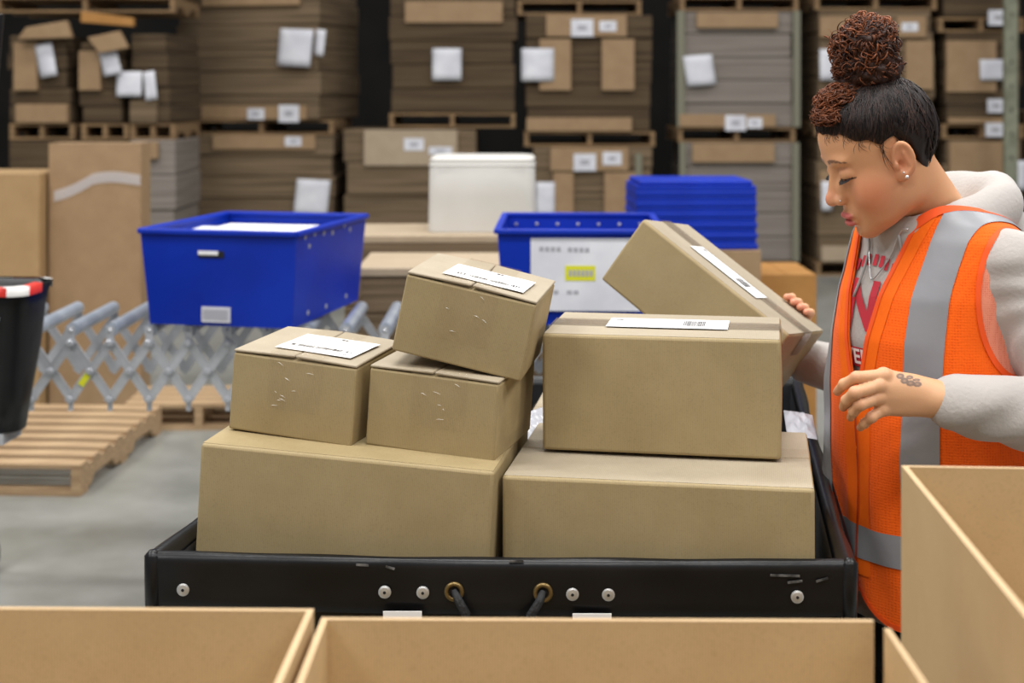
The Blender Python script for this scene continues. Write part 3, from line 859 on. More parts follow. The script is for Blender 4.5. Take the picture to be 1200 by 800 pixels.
# stepped pile of flat board that carries the white tub
def flatpile(label, x0, x1, ytop, d, depth, zb_, m='flats', top='board_bg_pale', n=4, yaw=0):
    X0 = (x0 - 600) * d / F; X1 = (x1 - 600) * d / F; zt = HZ - (ytop - 110) * d / F
    t = empty('flat_board_pile', ((X0 + X1) / 2, d + depth / 2, zb_ + .001), (0, 0, yaw), label, 'cardboard stack')
    w = X1 - X0; h = zt - zb_ - .001 - .03
    for k in range(n):
        MB().box(-w / 2 + random.uniform(0, .015), w / 2 - random.uniform(0, .015), -depth / 2 + random.uniform(0, .015), depth / 2, h * k / n + .003, h * (k + 1) / n).build('bundle', M[m], t, bevel=.006)
    MB().box(-w / 2, w / 2, -depth / 2, depth / 2, h, h + .03).build('top_board', M[top], t, bevel=.004)
    return t
pallet('pallet on the floor under the stepped board pile', ((505 - 600) * 5.3 / F, 5.72, 0), 0, 1.0, 1.3, 'wood')
fp1 = flatpile('lower step of the flat board pile, in front of the white tub', 418, 588, 314, 5.05, .5, PH + .003, n=6)
fp2 = flatpile('upper step of the flat board pile, carrying the white tub', 400, 640, 276, 5.62, .52, PH + .003, n=7)

def tub():
    d = 5.74; w = (629 - 502) * d / F; h = .305; dp = .34
    zb_ = HZ - (276 - 110) * 5.62 / F + .002
    t = empty('plastic_tub', ((565.5 - 600) * d / F, d + dp / 2, zb_), (0, 0, dg(-1.5)), 'white rounded plastic tub, upside down on the flat board pile', 'tub')
    def ring(hw, hd, r, z, n=6):
        o = []
        for cx, cy, a0 in ((hw - r, hd - r, 0), (-hw + r, hd - r, 90), (-hw + r, -hd + r, 180), (hw - r, -hd + r, 270)):
            for k in range(n + 1):
                a = math.radians(a0 + 90 * k / n); o.append((cx + r * math.cos(a), cy + r * math.sin(a), z))
        return o
    prof = [(0, 0), (.001, .02), (.003, .14), (.005, h - .035), (.007, h - .03), (.006, h - .012), (.016, h - .003), (.04, h)]
    V = []; Fc = []; n = 28
    for ins, z in prof: V += ring(w / 2 - ins, dp / 2 - ins, .04, z)
    for i in range(len(prof) - 1):
        for k in range(n): Fc.append((i * n + k, i * n + (k + 1) % n, (i + 1) * n + (k + 1) % n, (i + 1) * n + k))
    Fc.append(tuple(range((len(prof) - 1) * n, len(prof) * n))); Fc.append(tuple(reversed(range(n))))
    o = mobj('shell', V, Fc, M['white_plastic'], t, True); o.data.set_sharp_from_angle(angle=dg(50))
    V = ring(w / 2 - .002, dp / 2 - .002, .04, h - .04) + ring(w / 2 - .001, dp / 2 - .001, .04, h - .036) + ring(w / 2 - .004, dp / 2 - .004, .04, h - .032)
    Fc = [(i * n + k, i * n + (k + 1) % n, (i + 1) * n + (k + 1) % n, (i + 1) * n + k) for i in range(2) for k in range(n)]
    mobj('foot_band', V, Fc, M['white_plastic'], t, True)
tub()

# pile of nested blue totes lying upside down on a carton, and the orange carton beside it
def box_carton(label, x0, x1, ytop, d, depth, m='board_bg', zb_=0.0, yaw=0, cat='box', band=False):
    X0 = (x0 - 600) * d / F; X1 = (x1 - 600) * d / F; zt = HZ - (ytop - 110) * d / F; w = X1 - X0; h = zt - zb_
    t = empty('bulk_carton', ((X0 + X1) / 2, d + depth / 2, zb_ + .001), (0, 0, yaw), label, cat)
    bm_obj('body', rounded_box(w, depth, h - .008, .006, int(x0) + 3), M[m], t)
    for s in (-1, 1):
        MB().box(s * .002 if s > 0 else -w / 2, w / 2 if s > 0 else -.002, -depth / 2, depth / 2, h - .008, h - .001).build('flap', M[m], t)
    if band:
        V = []; Fc = []; n = 20
        for i in range(n + 1):
            u = i / n; z = h - .30 + .09 * min(1, u * 2.2) - .01 * math.sin(u * 7)
            V += [(-w / 2 + .03 + (w - .03) * u, -depth / 2 - .0085, z), (-w / 2 + .03 + (w - .03) * u, -depth / 2 - .0085, z + .055)]
        for i in range(n): Fc.append((2 * i, 2 * i + 2, 2 * i + 3, 2 * i + 1))
        mobj('tape', V, Fc, M['film'], t, True)
    return t
box_carton('brown carton under the pile of nested blue totes', 735, 892, 294, 5.85, .5)
box_carton('orange-brown carton on the floor beside the carton under the blue totes', 888, 957, 322, 6.1, .45, 'kraft_orange')
zn = HZ - (294 - 110) * 5.85 / F + .002
for k in range(6):
    d = 5.88; w = (887 - 742) * d / F; hh = .044
    t = empty('nested_tote', ((814.5 - 600) * d / F, d + .2, zn + k * hh), (0, 0, dg(2)), ('bottom tote', 'second tote up', 'third tote up', 'fourth tote up', 'fifth tote up', 'top tote')[k] + ' in the pile of nested blue totes', 'tote', 'pile of nested blue totes')
    ins = .001 * k
    MB().box(-w / 2 + ins, w / 2 - ins, -.2 + ins, .2 - ins, 0, .022).build('rim', M['blue'], t, bevel=.004)
    MB().box(-w / 2 + .007, w / 2 - .007, -.193, .193, .022, hh - .001).build('wall', M['blue'], t, bevel=.002)
    if k == 5: MB().box(-w / 2 + .02, w / 2 - .02, -.18, .18, hh - .001, hh + .02).build('base', M['blue'], t, bevel=.006)

# kraft bins on the left
box_carton('tall plain kraft bin with a strip of shiny tape, behind the roller conveyor', 57, 165, 168, 7.3, .2, 'board_bg', band=True)
box_carton('lower orange-tinted kraft bin beside the tall plain kraft bin', -60, 46, 204, 7.2, .5, 'kraft_dark')
# wooden pallet on the floor
pallet('empty pale wooden pallet lying on the bare floor', (P(106, 582, 5.65).x - .62, 6.22, 0), dg(-3), 1.22, 1.08, 'wood', nb=8)
pallet('wooden pallet on the floor behind the conveyor, past the empty pallet', (-1.5, 6.98, 0), dg(2), .7, .42, 'wood', nb=4)

# black bin with hazard tape at the left edge
def bin_():
    d = 3.75; zt = HZ - (338 - 110) * d / F; zb_ = HZ - (512 - 110) * d / F
    dp = .22; xr = (67 - 600) * (d + dp) / F; xb = xr - .05; w = .62
    t = empty('hazard_bin', (xr - w / 2, d + dp / 2, 0), (0, 0, dg(-4)), 'black bin with red and white hazard tape round its rim, on a steel stand', 'bin')
    tp = xr - xb
    def ring(hw, hd, z, r=.05, n=5):
        o = []
        for cx, cy, a0 in ((hw - r, hd - r, 0), (-hw + r, hd - r, 90), (-hw + r, -hd + r, 180), (hw - r, -hd + r, 270)):
            for k in range(n + 1):
                a = math.radians(a0 + 90 * k / n); o.append((cx + r * math.cos(a), cy + r * math.sin(a), z))
        return o
    n = 24
    rows = [ring(w / 2 - tp, dp / 2 - tp, zb_), ring(w / 2 - tp * .75, dp / 2 - tp * .75, zb_ + .1), ring(w / 2 - tp * .4, dp / 2 - tp * .4, (zb_ + zt) / 2 + .03), ring(w / 2 - tp * .2, dp / 2 - tp * .2, zt - .05), ring(w / 2, dp / 2, zt)]
    V = sum(rows, []); Fc = [(i * n + k, i * n + (k + 1) % n, (i + 1) * n + (k + 1) % n, (i + 1) * n + k) for i in range(4) for k in range(n)]
    Fc.append(tuple(reversed(range(n))))
    o = mobj('shell', V, Fc, M['vinyl'], t, True); o.modifiers.new('thick', 'SOLIDIFY').thickness = .008
    base = ring(w / 2 + .003, dp / 2 + .003, 0); loop = []
    for p_, q_ in zip(base, base[1:] + base[:1]):
        p_ = Vector(p_); q_ = Vector(q_); m_ = max(1, round((q_ - p_).length / .02))
        loop += [p_.lerp(q_, k / m_) for k in range(m_)]
    step = 4; k = 1; odd = 0
    while k < len(loop) + 1 - step:
        V = []; Fc = []
        for s_ in range(step + 1):
            e = loop[(k + s_) % len(loop)]; f_ = e * .93
            V += [(e.x - tp * .02, e.y, zt - .020), (e.x, e.y, zt + .004), (f_.x, f_.y, zt + .006)]
        for s_ in range(step):
            for r_ in (0, 1): Fc.append((3 * s_ + r_, 3 * s_ + 3 + r_, 3 * s_ + 4 + r_, 3 * s_ + 1 + r_))
        mobj('red_tape' if odd else 'white_tape', V, Fc, M['red' if odd else 'white_tape'], t, True)
        k += step; odd = 1 - odd
    MB().hexa([(w / 2 - .115, -dp / 2 + .004, zt - .15), (w / 2 - .095, -dp / 2 + .004, zt - .15), (w / 2 - .095, -dp / 2 + .02, zt - .15), (w / 2 - .115, -dp / 2 + .02, zt - .15),
               (w / 2 - .098, -dp / 2 - .004, zt - .085), (w / 2 - .072, -dp / 2 - .004, zt - .075), (w / 2 - .072, -dp / 2 + .02, zt - .075), (w / 2 - .098, -dp / 2 + .02, zt - .085)]).build('torn_label', M['sheet'], t)
    for sx in (-1, 1):
        for sy in (-1, 1):
            x = sx * (w / 2 - .20) - (.09 if sx > 0 and sy > 0 else 0); y = sy * (dp / 2 - tp - .02)
            leg = MB().tube([(x, y, zb_), (x, y, .07)], .016, 10).build('leg', M['steel'], t, True)
            MB().tube([(x - .014, y, .04), (x + .014, y, .04)], .04, 16).build('caster', M['rubber'], leg, True)
    MB().box(-w / 2 + tp, w / 2 - tp - .03, -dp / 2 + tp, dp / 2 - tp, zb_ - .03, zb_ - .001).build('stand_frame', M['steel'], t)
bin_()

# black-framed sign whose edge shows at the left
t = empty('sign_stand', (P(-40, 300, 3.4).x, 3.4, 0), (0, 0, 0), 'black-framed white sign on a post at the edge of the black bin', 'sign')
MB().tube([(0, 0, 0.01), (0, 0, 1.62)], .018, 10).build('post', M['vinyl'], t, True)
MB().disc((0, 0, 0), (0, 0, 1), .16, .02, 20).build('foot', M['vinyl'], t)
xr_ = P(8, 60, 3.4).x - P(-40, 60, 3.4).x
MB().hexa([(-.3, -.03, 1.58), (xr_ - .018, -.03, 1.58), (xr_ - .018, -.01, 1.58), (-.3, -.01, 1.58), (-.3, -.03, 1.79), (xr_, -.03, 1.79), (xr_, -.01, 1.79), (-.3, -.01, 1.79)]).build('frame', M['vinyl'], t, bevel=.003)
MB().hexa([(-.28, -.034, 1.60), (xr_ - .027, -.034, 1.60), (xr_ - .027, -.03, 1.60), (-.28, -.03, 1.60), (-.28, -.034, 1.775), (xr_ - .012, -.034, 1.775), (xr_ - .012, -.03, 1.775), (-.28, -.03, 1.775)]).build('panel', M['paper'], t)
# ------------------------------------------------------------------ the person: surfaces grown from distance fields
def A3(v): return np.array(v, dtype=np.float32)
def ell(p, c, r):
    q = (p - A3(c)); r = A3(r)
    k0 = np.linalg.norm(q / r, axis=-1); k1 = np.linalg.norm(q / (r * r), axis=-1) + 1e-9
    return k0 * (k0 - 1) / k1
def sph(p, c, r): return np.linalg.norm(p - A3(c), axis=-1) - r
def cap(p, a, b, r1, r2=None):
    a = A3(a); b = A3(b); r2 = r1 if r2 is None else r2
    ab = b - a; t = np.clip(((p - a) @ ab) / (ab @ ab), 0, 1)
    return np.linalg.norm(p - a - t[..., None] * ab, axis=-1) - (r1 + (r2 - r1) * t)
def smin(a, b, k):
    h = np.clip(.5 + .5 * (b - a) / k, 0, 1)
    return b * (1 - h) + a * h - k * h * (1 - h)
def smax(a, b, k): return -smin(-a, -b, k)

def surfnet(fn, lo, hi, h):
    lo = np.array(lo, float); hi = np.array(hi, float)
    n = np.ceil((hi - lo) / h).astype(int) + 1
    ax = [(lo[i] + np.arange(n[i]) * h).astype(np.float32) for i in range(3)]
    vol = np.empty(tuple(n), np.float32)
    for s in range(0, n[0], 24):
        g = np.stack(np.meshgrid(ax[0][s:s + 24], ax[1], ax[2], indexing='ij'), -1)
        vol[s:s + 24] = fn(g.reshape(-1, 3)).reshape(g.shape[:3])
    ins = vol < 0
    cs = [(i, j, k) for i in (0, 1) for j in (0, 1) for k in (0, 1)]
    sl = lambda c: tuple(slice(c[i], n[i] - 1 + c[i]) for i in range(3))
    cnt = sum(ins[sl(c)].astype(np.int8) for c in cs)
    act = np.argwhere((cnt > 0) & (cnt < 8))
    idm = -np.ones(tuple(n - 1), np.int64); idm[tuple(act.T)] = np.arange(len(act))
    acc = np.zeros((len(act), 3)); num = np.zeros(len(act))
    for a in cs:
        for d_ in range(3):
            if a[d_] == 1: continue
            b = list(a); b[d_] = 1
            ia = act + np.array(a); ib = act + np.array(b)
            va = vol[tuple(ia.T)]; vb = vol[tuple(ib.T)]
            mk = (va < 0) != (vb < 0)
            t = np.where(mk, va / np.where(mk, va - vb, 1), 0)
            acc += mk[:, None] * (ia + t[:, None] * (ib - ia)); num += mk
    V = lo + acc / num[:, None] * h
    Q = []
    for d_ in range(3):
        o1, o2 = [(1, 2), (2, 0), (0, 1)][d_]
        s0 = [slice(None)] * 3; s1 = [slice(None)] * 3
        s0[d_] = slice(0, n[d_] - 1); s1[d_] = slice(1, n[d_])
        e = np.argwhere(ins[tuple(s0)] != ins[tuple(s1)])
        ok = (e[:, o1] > 0) & (e[:, o2] > 0) & (e[:, o1] < n[o1] - 1) & (e[:, o2] < n[o2] - 1)
        e = e[ok]
        u1 = np.zeros(3, int); u1[o1] = 1; u2 = np.zeros(3, int); u2[o2] = 1
        q = np.stack([idm[tuple((e - u1 - u2).T)], idm[tuple((e - u2).T)], idm[tuple(e.T)], idm[tuple((e - u1).T)]], 1)
        fl_ = ~ins[tuple(e.T)]
        q[fl_] = q[fl_][:, ::-1]
        Q.append(q)
    return V, np.concatenate(Q)

def tris(Q): return np.concatenate([Q[:, [0, 1, 2]], Q[:, [0, 2, 3]]])
def clip(V, T, g):
    """keep the part of a triangle mesh where g > 0, cutting cleanly along g = 0"""
    s = g[T] > 0; c = s.sum(1)
    keep = T[c == 3]; newV = []; newT = []; cache = {}
    nv = len(V)
    def cut(a, b):
        k = (a, b) if a < b else (b, a)
        if k not in cache:
            t = g[a] / (g[a] - g[b]); cache[k] = nv + len(newV); newV.append(V[a] + (V[b] - V[a]) * t)
        return cache[k]
    for tr, ss, cc in zip(T[(c == 1) | (c == 2)], s[(c == 1) | (c == 2)], c[(c == 1) | (c == 2)]):
        if cc == 1:
            i = int(np.argmax(ss)); a, b, d_ = int(tr[i]), int(tr[(i + 1) % 3]), int(tr[(i + 2) % 3])
            newT.append((a, cut(a, b), cut(a, d_)))
        else:
            i = int(np.argmin(ss)); a, b, d_ = int(tr[i]), int(tr[(i + 1) % 3]), int(tr[(i + 2) % 3])
            x, y = cut(a, b), cut(a, d_)
            newT += [(x, b, d_), (x, d_, y)]
    V2 = np.concatenate([V, np.array(newV)]) if newV else V
    T2 = np.concatenate([keep, np.array(newT, dtype=np.int64)]) if newT else keep
    u, inv = np.unique(T2, return_inverse=True)
    return V2[u], inv.reshape(T2.shape)
def grad(fn, V, e=.004):
    V = V.astype(np.float32); g = np.stack([fn(V + A3([e if i == j else 0 for j in range(3)])) - fn(V - A3([e if i == j else 0 for j in range(3)])) for i in range(3)], 1)
    return g / (np.linalg.norm(g, axis=1)[:, None] + 1e-9)
def relax(V, T, it=4, f=.5):
    E_ = np.concatenate([T[:, [0, 1]], T[:, [1, 2]], T[:, [2, 0]]]); E_ = np.concatenate([E_, E_[:, ::-1]])
    for _ in range(it):
        s = np.zeros_like(V); c = np.zeros(len(V))
        np.add.at(s, E_[:, 0], V[E_[:, 1]]); np.add.at(c, E_[:, 0], 1)
        V = V + f * (s / np.maximum(c, 1)[:, None] - V)
    return V

# ---- posture
PC = Vector((.705, 2.36, 0))
PER = empty('person', PC, (0, 0, 0), 'person in white hoodie and orange safety vest, curly bun, lifting a carton', 'person')
def part(name, V, T, m, col=None, parent=None, smooth=True):
    V = np.asarray(V) - np.array([PC.x, PC.y, 0])
    return mobj(name, V, T, m, parent or PER, smooth, col)
PT = dg(30)
ff = np.array([-math.cos(PT), -math.sin(PT)], np.float32); ll = np.array([math.sin(PT), -math.cos(PT)], np.float32)
def tloc(p):
    q = p[:, :2] - np.array([PC.x, PC.y], np.float32)
    return q @ ff, q @ ll, p[:, 2]
def tw(a, b, z): return np.stack([PC.x + a * ff[0] + b * ll[0], PC.y + a * ff[1] + b * ll[1], z], -1)
#            z     lean  front  back   half width
TT = np.array([(.66, .00, .128, .135, .172), (.80, .00, .130, .138, .178), (.92, .005, .128, .125, .168), (1.02, .010, .124, .112, .158), (1.12, .012, .132, .108, .158),
               (1.20, .012, .146, .112, .164), (1.27, .010, .134, .116, .170), (1.32, .010, .112, .112, .172), (1.36, .014, .092, .100, .164), (1.385, .020, .076, .085, .140),
               (1.405, .026, .064, .074, .108), (1.425, .032, .056, .064, .078), (1.45, .040, .050, .056, .058), (1.48, .048, .044, .05, .045), (1.53, .06, .03, .03, .03)], np.float32)
def torso(p, infl=0.0, tab=TT):
    a, b, z = tloc(p)
    b = np.where(b < 0, b * (1 + .26 * np.clip((z - 1.12) / .18, 0, 1)), b)
    zc = np.clip(z - infl * .8, tab[0, 0], tab[-1, 0])
    f_ = lambda i: np.interp(zc, tab[:, 0], tab[:, i]).astype(np.float32)
    a = a - f_(1)
    A_ = np.where(a > 0, f_(2), f_(3)) + infl; B_ = f_(4) + infl
    e = (np.abs(a / A_) ** 2.2 + np.abs(b / B_) ** 2.2) ** (1 / 2.2)
    d_ = (e - 1) * np.minimum(A_, B_) * .8
    d_ = np.maximum(d_, tab[0, 0] - z)
    return d_
def W3(v): return np.array([v.x, v.y, v.z], np.float32)
# left arm (nearer the camera)
LS = tw(np.array(.005), np.array(.170), np.array(1.332)).astype(np.float32); LE = A3((.868, 2.155, 1.100)); LW = W3(P(1112, 470, 2.095)); 
RS = tw(np.array(.0), np.array(-.125), np.array(1.32)).astype(np.float32)
# corners of the lifted carton, for the hand that holds it
TR = Euler(TB_E, 'XYZ').to_matrix()
def tb(u, v, w): return TB_POS + TR @ Vector((u * TB_D[0], v * TB_D[1], w * TB_D[2]))
tbx, tby, tbz = (TR @ Vector((1, 0, 0))), (TR @ Vector((0, 1, 0))), (TR @ Vector((0, 0, 1)))
EDGE = tb(.82, 1, 1)
RWv = EDGE + tby * .035 - tbz * .085 + tbx * .035
RW = W3(RWv); RE = A3((.775, 2.70, 1.03))

# ---- hands
def fing(p, pts, r, k=.004):
    d_ = None
    for i in range(len(pts) - 1):
        c = cap(p, pts[i], pts[i + 1], r[i], r[i + 1]); d_ = c if d_ is None else smin(d_, c, k)
    return d_
FL_ = {'index': [(1036, 440, 2.092), (1004, 442, 2.080), (989, 450, 2.094), (981, 459, 2.112)],
       'middle': [(1029, 452, 2.084), (1002, 460, 2.066), (992, 469, 2.082), (988, 477, 2.100)],
       'ring': [(1028, 466, 2.084), (1008, 474, 2.068), (1000, 482, 2.082), (997, 489, 2.098)],
       'pinky': [(1034, 480, 2.088), (1021, 489, 2.078), (1013, 496, 2.088), (1008, 501, 2.100)]}
FLW = {k: [W3(P(*q)) for q in v] for k, v in FL_.items()}
THL = [W3(P(*q)) for q in ((1092, 456, 2.112), (1066, 448, 2.135), (1046, 452, 2.148), (1032, 461, 2.150))]
def lhand(p):
    d_ = cap(p, LW + (LW - A3((.60, 2.10, 1.14))) * .45, W3(P(1098, 468, 2.095)), .0275, .0265)
    d_ = smin(d_, ell(p, P(1066, 462, 2.096), (.040, .016, .029)), .018)
    for k, (q, rr) in enumerate(zip(FLW.values(), (.0115, .0118, .0112, .0102))):
        c = cap(p, W3(P(1094, 460 + 5 * k, 2.096)), q[0] + A3((0, .004, 0)), .0125, rr)
        d_ = smin(d_, c, .012)
    fs = None
    for q, s in zip(FLW.values(), (1.0, 1.04, .98, .88)):
        c = fing(p, q, [.0100 * s, .0086 * s, .0076 * s, .0062 * s])
        c = smin(c, sph(p, q[0] + A3((0, -.002, .001)), .0102 * s), .004)
        fs = c if fs is None else np.minimum(fs, c)
    d_ = smin(d_, fs, .0045)
    th = fing(p, THL, [.014, .011, .0095, .0075])
    return smin(d_, th, .010)
RF = []
for k, s in enumerate((-.026, -.010, .006, .021)):
    e = EDGE + tbx * s
    RF.append([W3(e + tby * .016 - tbz * .050 + tbx * .004), W3(e + tby * .013 - tbz * .012), W3(e + tby * .008 + tbz * .011 - tbx * .002), W3(e - tby * .016 + tbz * .0095 - tbx * .006)])
def rhand(p):
    pc = EDGE + tby * .022 - tbz * .062
    d_ = cap(p, RW + (RE - RW) * .25, RW, .028, .026)
    for q in RF:
        d_ = smin(d_, cap(p, RW, q[0], .014, .0115), .012)
    fs = None
    for q, s in zip(RF, (1.0, 1.04, .98, .86)):
        c = fing(p, q, [.0105 * s, .0088 * s, .0080 * s, .0066 * s]); fs = c if fs is None else np.minimum(fs, c)
    d_ = smin(d_, fs, .004)
    th = fing(p, [RW, W3(EDGE + tby * .016 - tbz * .07 - tbx * .035), W3(EDGE + tby * .012 - tbz * .05 - tbx * .055), W3(EDGE + tby * .012 - tbz * .03 - tbx * .066)], [.014, .011, .0095, .0075])
    return smin(d_, th, .008)

# ---- head (local: x forward, y left, z up)
EAR = P(1058, 189, 2.215)
HP = dg(23); HY = dg(4)
HR = (Matrix.Rotation(math.pi + HY, 3, 'Z') @ Matrix.Rotation(HP, 3, 'Y') @ Matrix.Rotation(dg(-3), 3, 'X'))
EL = Vector((-.003, .072, .002))
HT = EAR - HR @ EL
HRn = np.array([list(r) for r in HR], np.float64); HTn = np.array(HT)
def h2w(V): return np.asarray(V) @ HRn.T + HTn
def w2h(V): return (np.asarray(V) - HTn) @ HRn
NB = w2h(np.array([[PC.x + .012, PC.y - .006, 1.36]]))[0]
def skull(p):
    m = p.copy(); m[:, 1] = np.abs(m[:, 1])
    d_ = ell(p, (-.006, 0, .046), (.086, .0705, .080))
    d_ = smin(d_, ell(p, (.034, 0, .052), (.053, .058, .052)), .03)
    d_ = smin(d_, ell(p, (.032, 0, -.018), (.0525, .057, .066)), .03)
    d_ = smin(d_, ell(m, (.012, .032, -.040), (.046, .030, .044)), .03)
    d_ = smin(d_, ell(m, (.046, .020, -.066), (.030, .026, .032)), .022)
    return d_
def headf(p, detail=True):
    m = p.copy(); m[:, 1] = np.abs(m[:, 1])
    d_ = skull(p)
    d_ = smin(d_, ell(p, (.0665, 0, -.091), (.0195, .021, .0180)), .022)            # chin
    d_ = smin(d_, ell(m, (.048, .037, -.028), (.031, .024, .030)), .018)             # cheek
    neck = cap(p, (-.022, 0, -.02), NB, .050, .060)
    d_ = smin(d_, neck, .022)
    if not detail: return d_
    d_ = smin(d_, ell(m, (.076, .024, .0335), (.0125, .024, .008)), .014)            # brow
    d_ = smax(d_, -ell(m, (.0945, .033, .0125), (.0165, .0185, .0125)), .014)        # eye socket
    d_ = smin(d_, ell(m, (.0715, .0305, .0105), (.0158, .0165, .0130)), .004)        # eyeball under the lid
    d_ = smax(d_, -ell(m, (.0890, .0315, .0032), (.005, .0150, .0016)), .002)        # lid line
    nose = cap(p, (.083, 0, .019), (.1005, 0, -.019), .0068, .0088)
    nose = smin(nose, sph(p, (.1055, 0, -.0265), .0104), .008)
    nose = smin(nose, ell(m, (.0950, .0115, -.0300), (.0105, .0078, .0085)), .006)
    nose = smax(nose, -ell(m, (.0975, .0062, -.0400), (.0065, .0034, .0042)), .003)
    nose = smin(nose, ell(m, (.0845, .0125, -.014), (.0105, .0085, .0150)), .008)
    d_ = smin(d_, nose, .009)
    d_ = smin(d_, ell(p, (.080, 0, -.056), (.0125, .022, .020)), .012)               # muzzle
    d_ = smin(d_, ell(m, (.0910, .0060, -.0590), (.0085, .0150, .0058)), .0045)      # upper lip
    d_ = smin(d_, ell(p, (.0895, 0, -.0718), (.0095, .0165, .0070)), .0045)          # lower lip
    d_ = smax(d_, -ell(p, (.0990, 0, -.0655), (.010, .024, .0012)), .0018)           # mouth line
    d_ = smax(d_, -ell(p, (.0905, 0, -.0835), (.006, .016, .0042)), .007)            # dip below the lip
    # ears
    q = m - A3((EL.x, .0770, EL.z)); c_, s_ = math.cos(.22), math.sin(.22)
    e = np.stack([q[:, 0] * c_ + q[:, 2] * s_ * .6, q[:, 1] + q[:, 0] * .42, -q[:, 0] * s_ * .6 + q[:, 2] * c_], 1).astype(np.float32)
    o = ell(e, (0, 0, .004), (.0170, .0070, .0295)); o = smin(o, ell(e, (.006, -.001, -.021), (.0085, .0060, .0105)), .006)
    o = smax(o, -ell(e, (.0010, .0068, .006), (.0130, .0072, .0228)), .002)
    o = smin(o, cap(e, (-.002, .0005, .015), (-.006, .0010, -.006), .0026, .0026), .002)
    o = smin(o, ell(e, (.0115, .0035, -.004), (.0040, .0042, .0065)), .003)
    o = smax(o, -ell(e, (.0045, .0035, -.003), (.0045, .008, .0075)), .003)
    return smin(d_, o, .004)

Vh, Qh = surfnet(headf, (-.125, -.1, -.20), (.125, .1, .145), .0019)
# skin colours
def mixc(c, k, col): return c * (1 - k[:, None]) + np.array(lin(col)[:3])[None] * k[:, None]
def bell(p, c, r): return np.exp(-((((p - np.array(c)) / np.array(r)) ** 2).sum(1)))
m_ = Vh.copy(); m_[:, 1] = np.abs(m_[:, 1])
c = np.tile(np.array(lin((216, 160, 118))[:3]), (len(Vh), 1))
c = mixc(c, .60 * bell(m_, (.052, .050, -.030), (.034, .03, .032)), (214, 112, 80))
c = mixc(c, .5 * bell(m_, (.108, 0, -.022), (.02, .012, .012)), (206, 112, 92))
c = mixc(c, .45 * bell(m_, (-.003, .075, .0), (.02, .02, .035)), (200, 112, 86))
c = mixc(c, .35 * bell(m_, (.082, .033, .017), (.012, .018, .006)), (170, 110, 84))
lipd = np.minimum(ell(m_.astype(np.float32), (.0920, .006, -.0590), (.0087, .0145, .0056)), ell(Vh.astype(np.float32), (.0905, 0, -.0718), (.0095, .0160, .0068)))
c = mixc(c, np.clip(1 - lipd / .0016, 0, 1) * (np.abs(Vh[:, 1]) < .024), (196, 104, 98))
# eyebrow
u = np.clip((m_[:, 1] - .010) / .040, 0, 1); by = .0330 + .0065 * np.sin(u * 2.2) - .007 * u ** 2
br = (np.abs(m_[:, 2] - by) < (.0034 - .0020 * u)) & (m_[:, 1] > .009) & (m_[:, 1] < .050) & (Vh[:, 0] > .03)
c[br] = c[br] * .25 + np.array(lin((70, 44, 34))[:3]) * .75
lash = (np.abs(m_[:, 2] - .0028 + .10 * (m_[:, 1] - .03) ** 2 * 100 * .02) < .0016) & (np.abs(m_[:, 1] - .0325) < .0155) & (Vh[:, 0] > .06)
c[lash] = np.array(lin((30, 20, 18))[:3])
colh = np.concatenate([c, np.ones((len(c), 1))], 1)
BV = [h2w(Vh)]; BT = [tris(Qh)]; BC = [colh]

def add_skin(fn, lo, hi, h, tattoo=False):
    V, Q = surfnet(fn, lo, hi, h)
    c = np.tile(np.array(lin((216, 166, 126))[:3]), (len(V), 1))
    if tattoo:
        px = 600 + F * V[:, 0] / V[:, 1]; py = 110 + F * (HZ - V[:, 2]) / V[:, 1]
        front = V[:, 1] < 2.105
        k = np.zeros(len(V))
        for (x, y, rx, ry) in ((1055, 440.5, 4.5, 3.2), (1060, 446, 4.5, 3.4), (1067, 449, 5, 3.4), (1075, 450, 5, 3.0), (1066, 442, 4, 2.4), (1074, 445, 4.5, 1.6)):
            r_ = np.sqrt(((px - x) / rx) ** 2 + ((py - y) / ry) ** 2)
            k = np.maximum(k, np.clip((1.15 - r_) * 5, 0, 1) * np.clip(.55 + .7 * r_, 0, 1))
        c = mixc(c, k * front * .8, (74, 72, 74))
        for q in FLW.values():      # knuckles and finger ends a little redder
            c = mixc(c, .30 * bell(V, q[1], (.010,) * 3), (186, 110, 84)); c = mixc(c, .45 * bell(V, q[3], (.009,) * 3), (196, 112, 92)); c = mixc(c, .25 * bell(V, q[0], (.010,) * 3), (190, 118, 90))
    else:
        for q in RF: c = mixc(c, .5 * bell(V, q[3], (.014,) * 3), (206, 120, 104))
    BV.append(V); BT.append(tris(Q)); BC.append(np.concatenate([c, np.ones((len(c), 1))], 1))
add_skin(lhand, (.46, 2.03, 1.07), (.70, 2.20, 1.21), .0015, True)
lo = np.minimum(RW, W3(EDGE)) - .11; hi = np.maximum(RW, W3(EDGE)) + .11
add_skin(rhand, lo, hi, .0019)
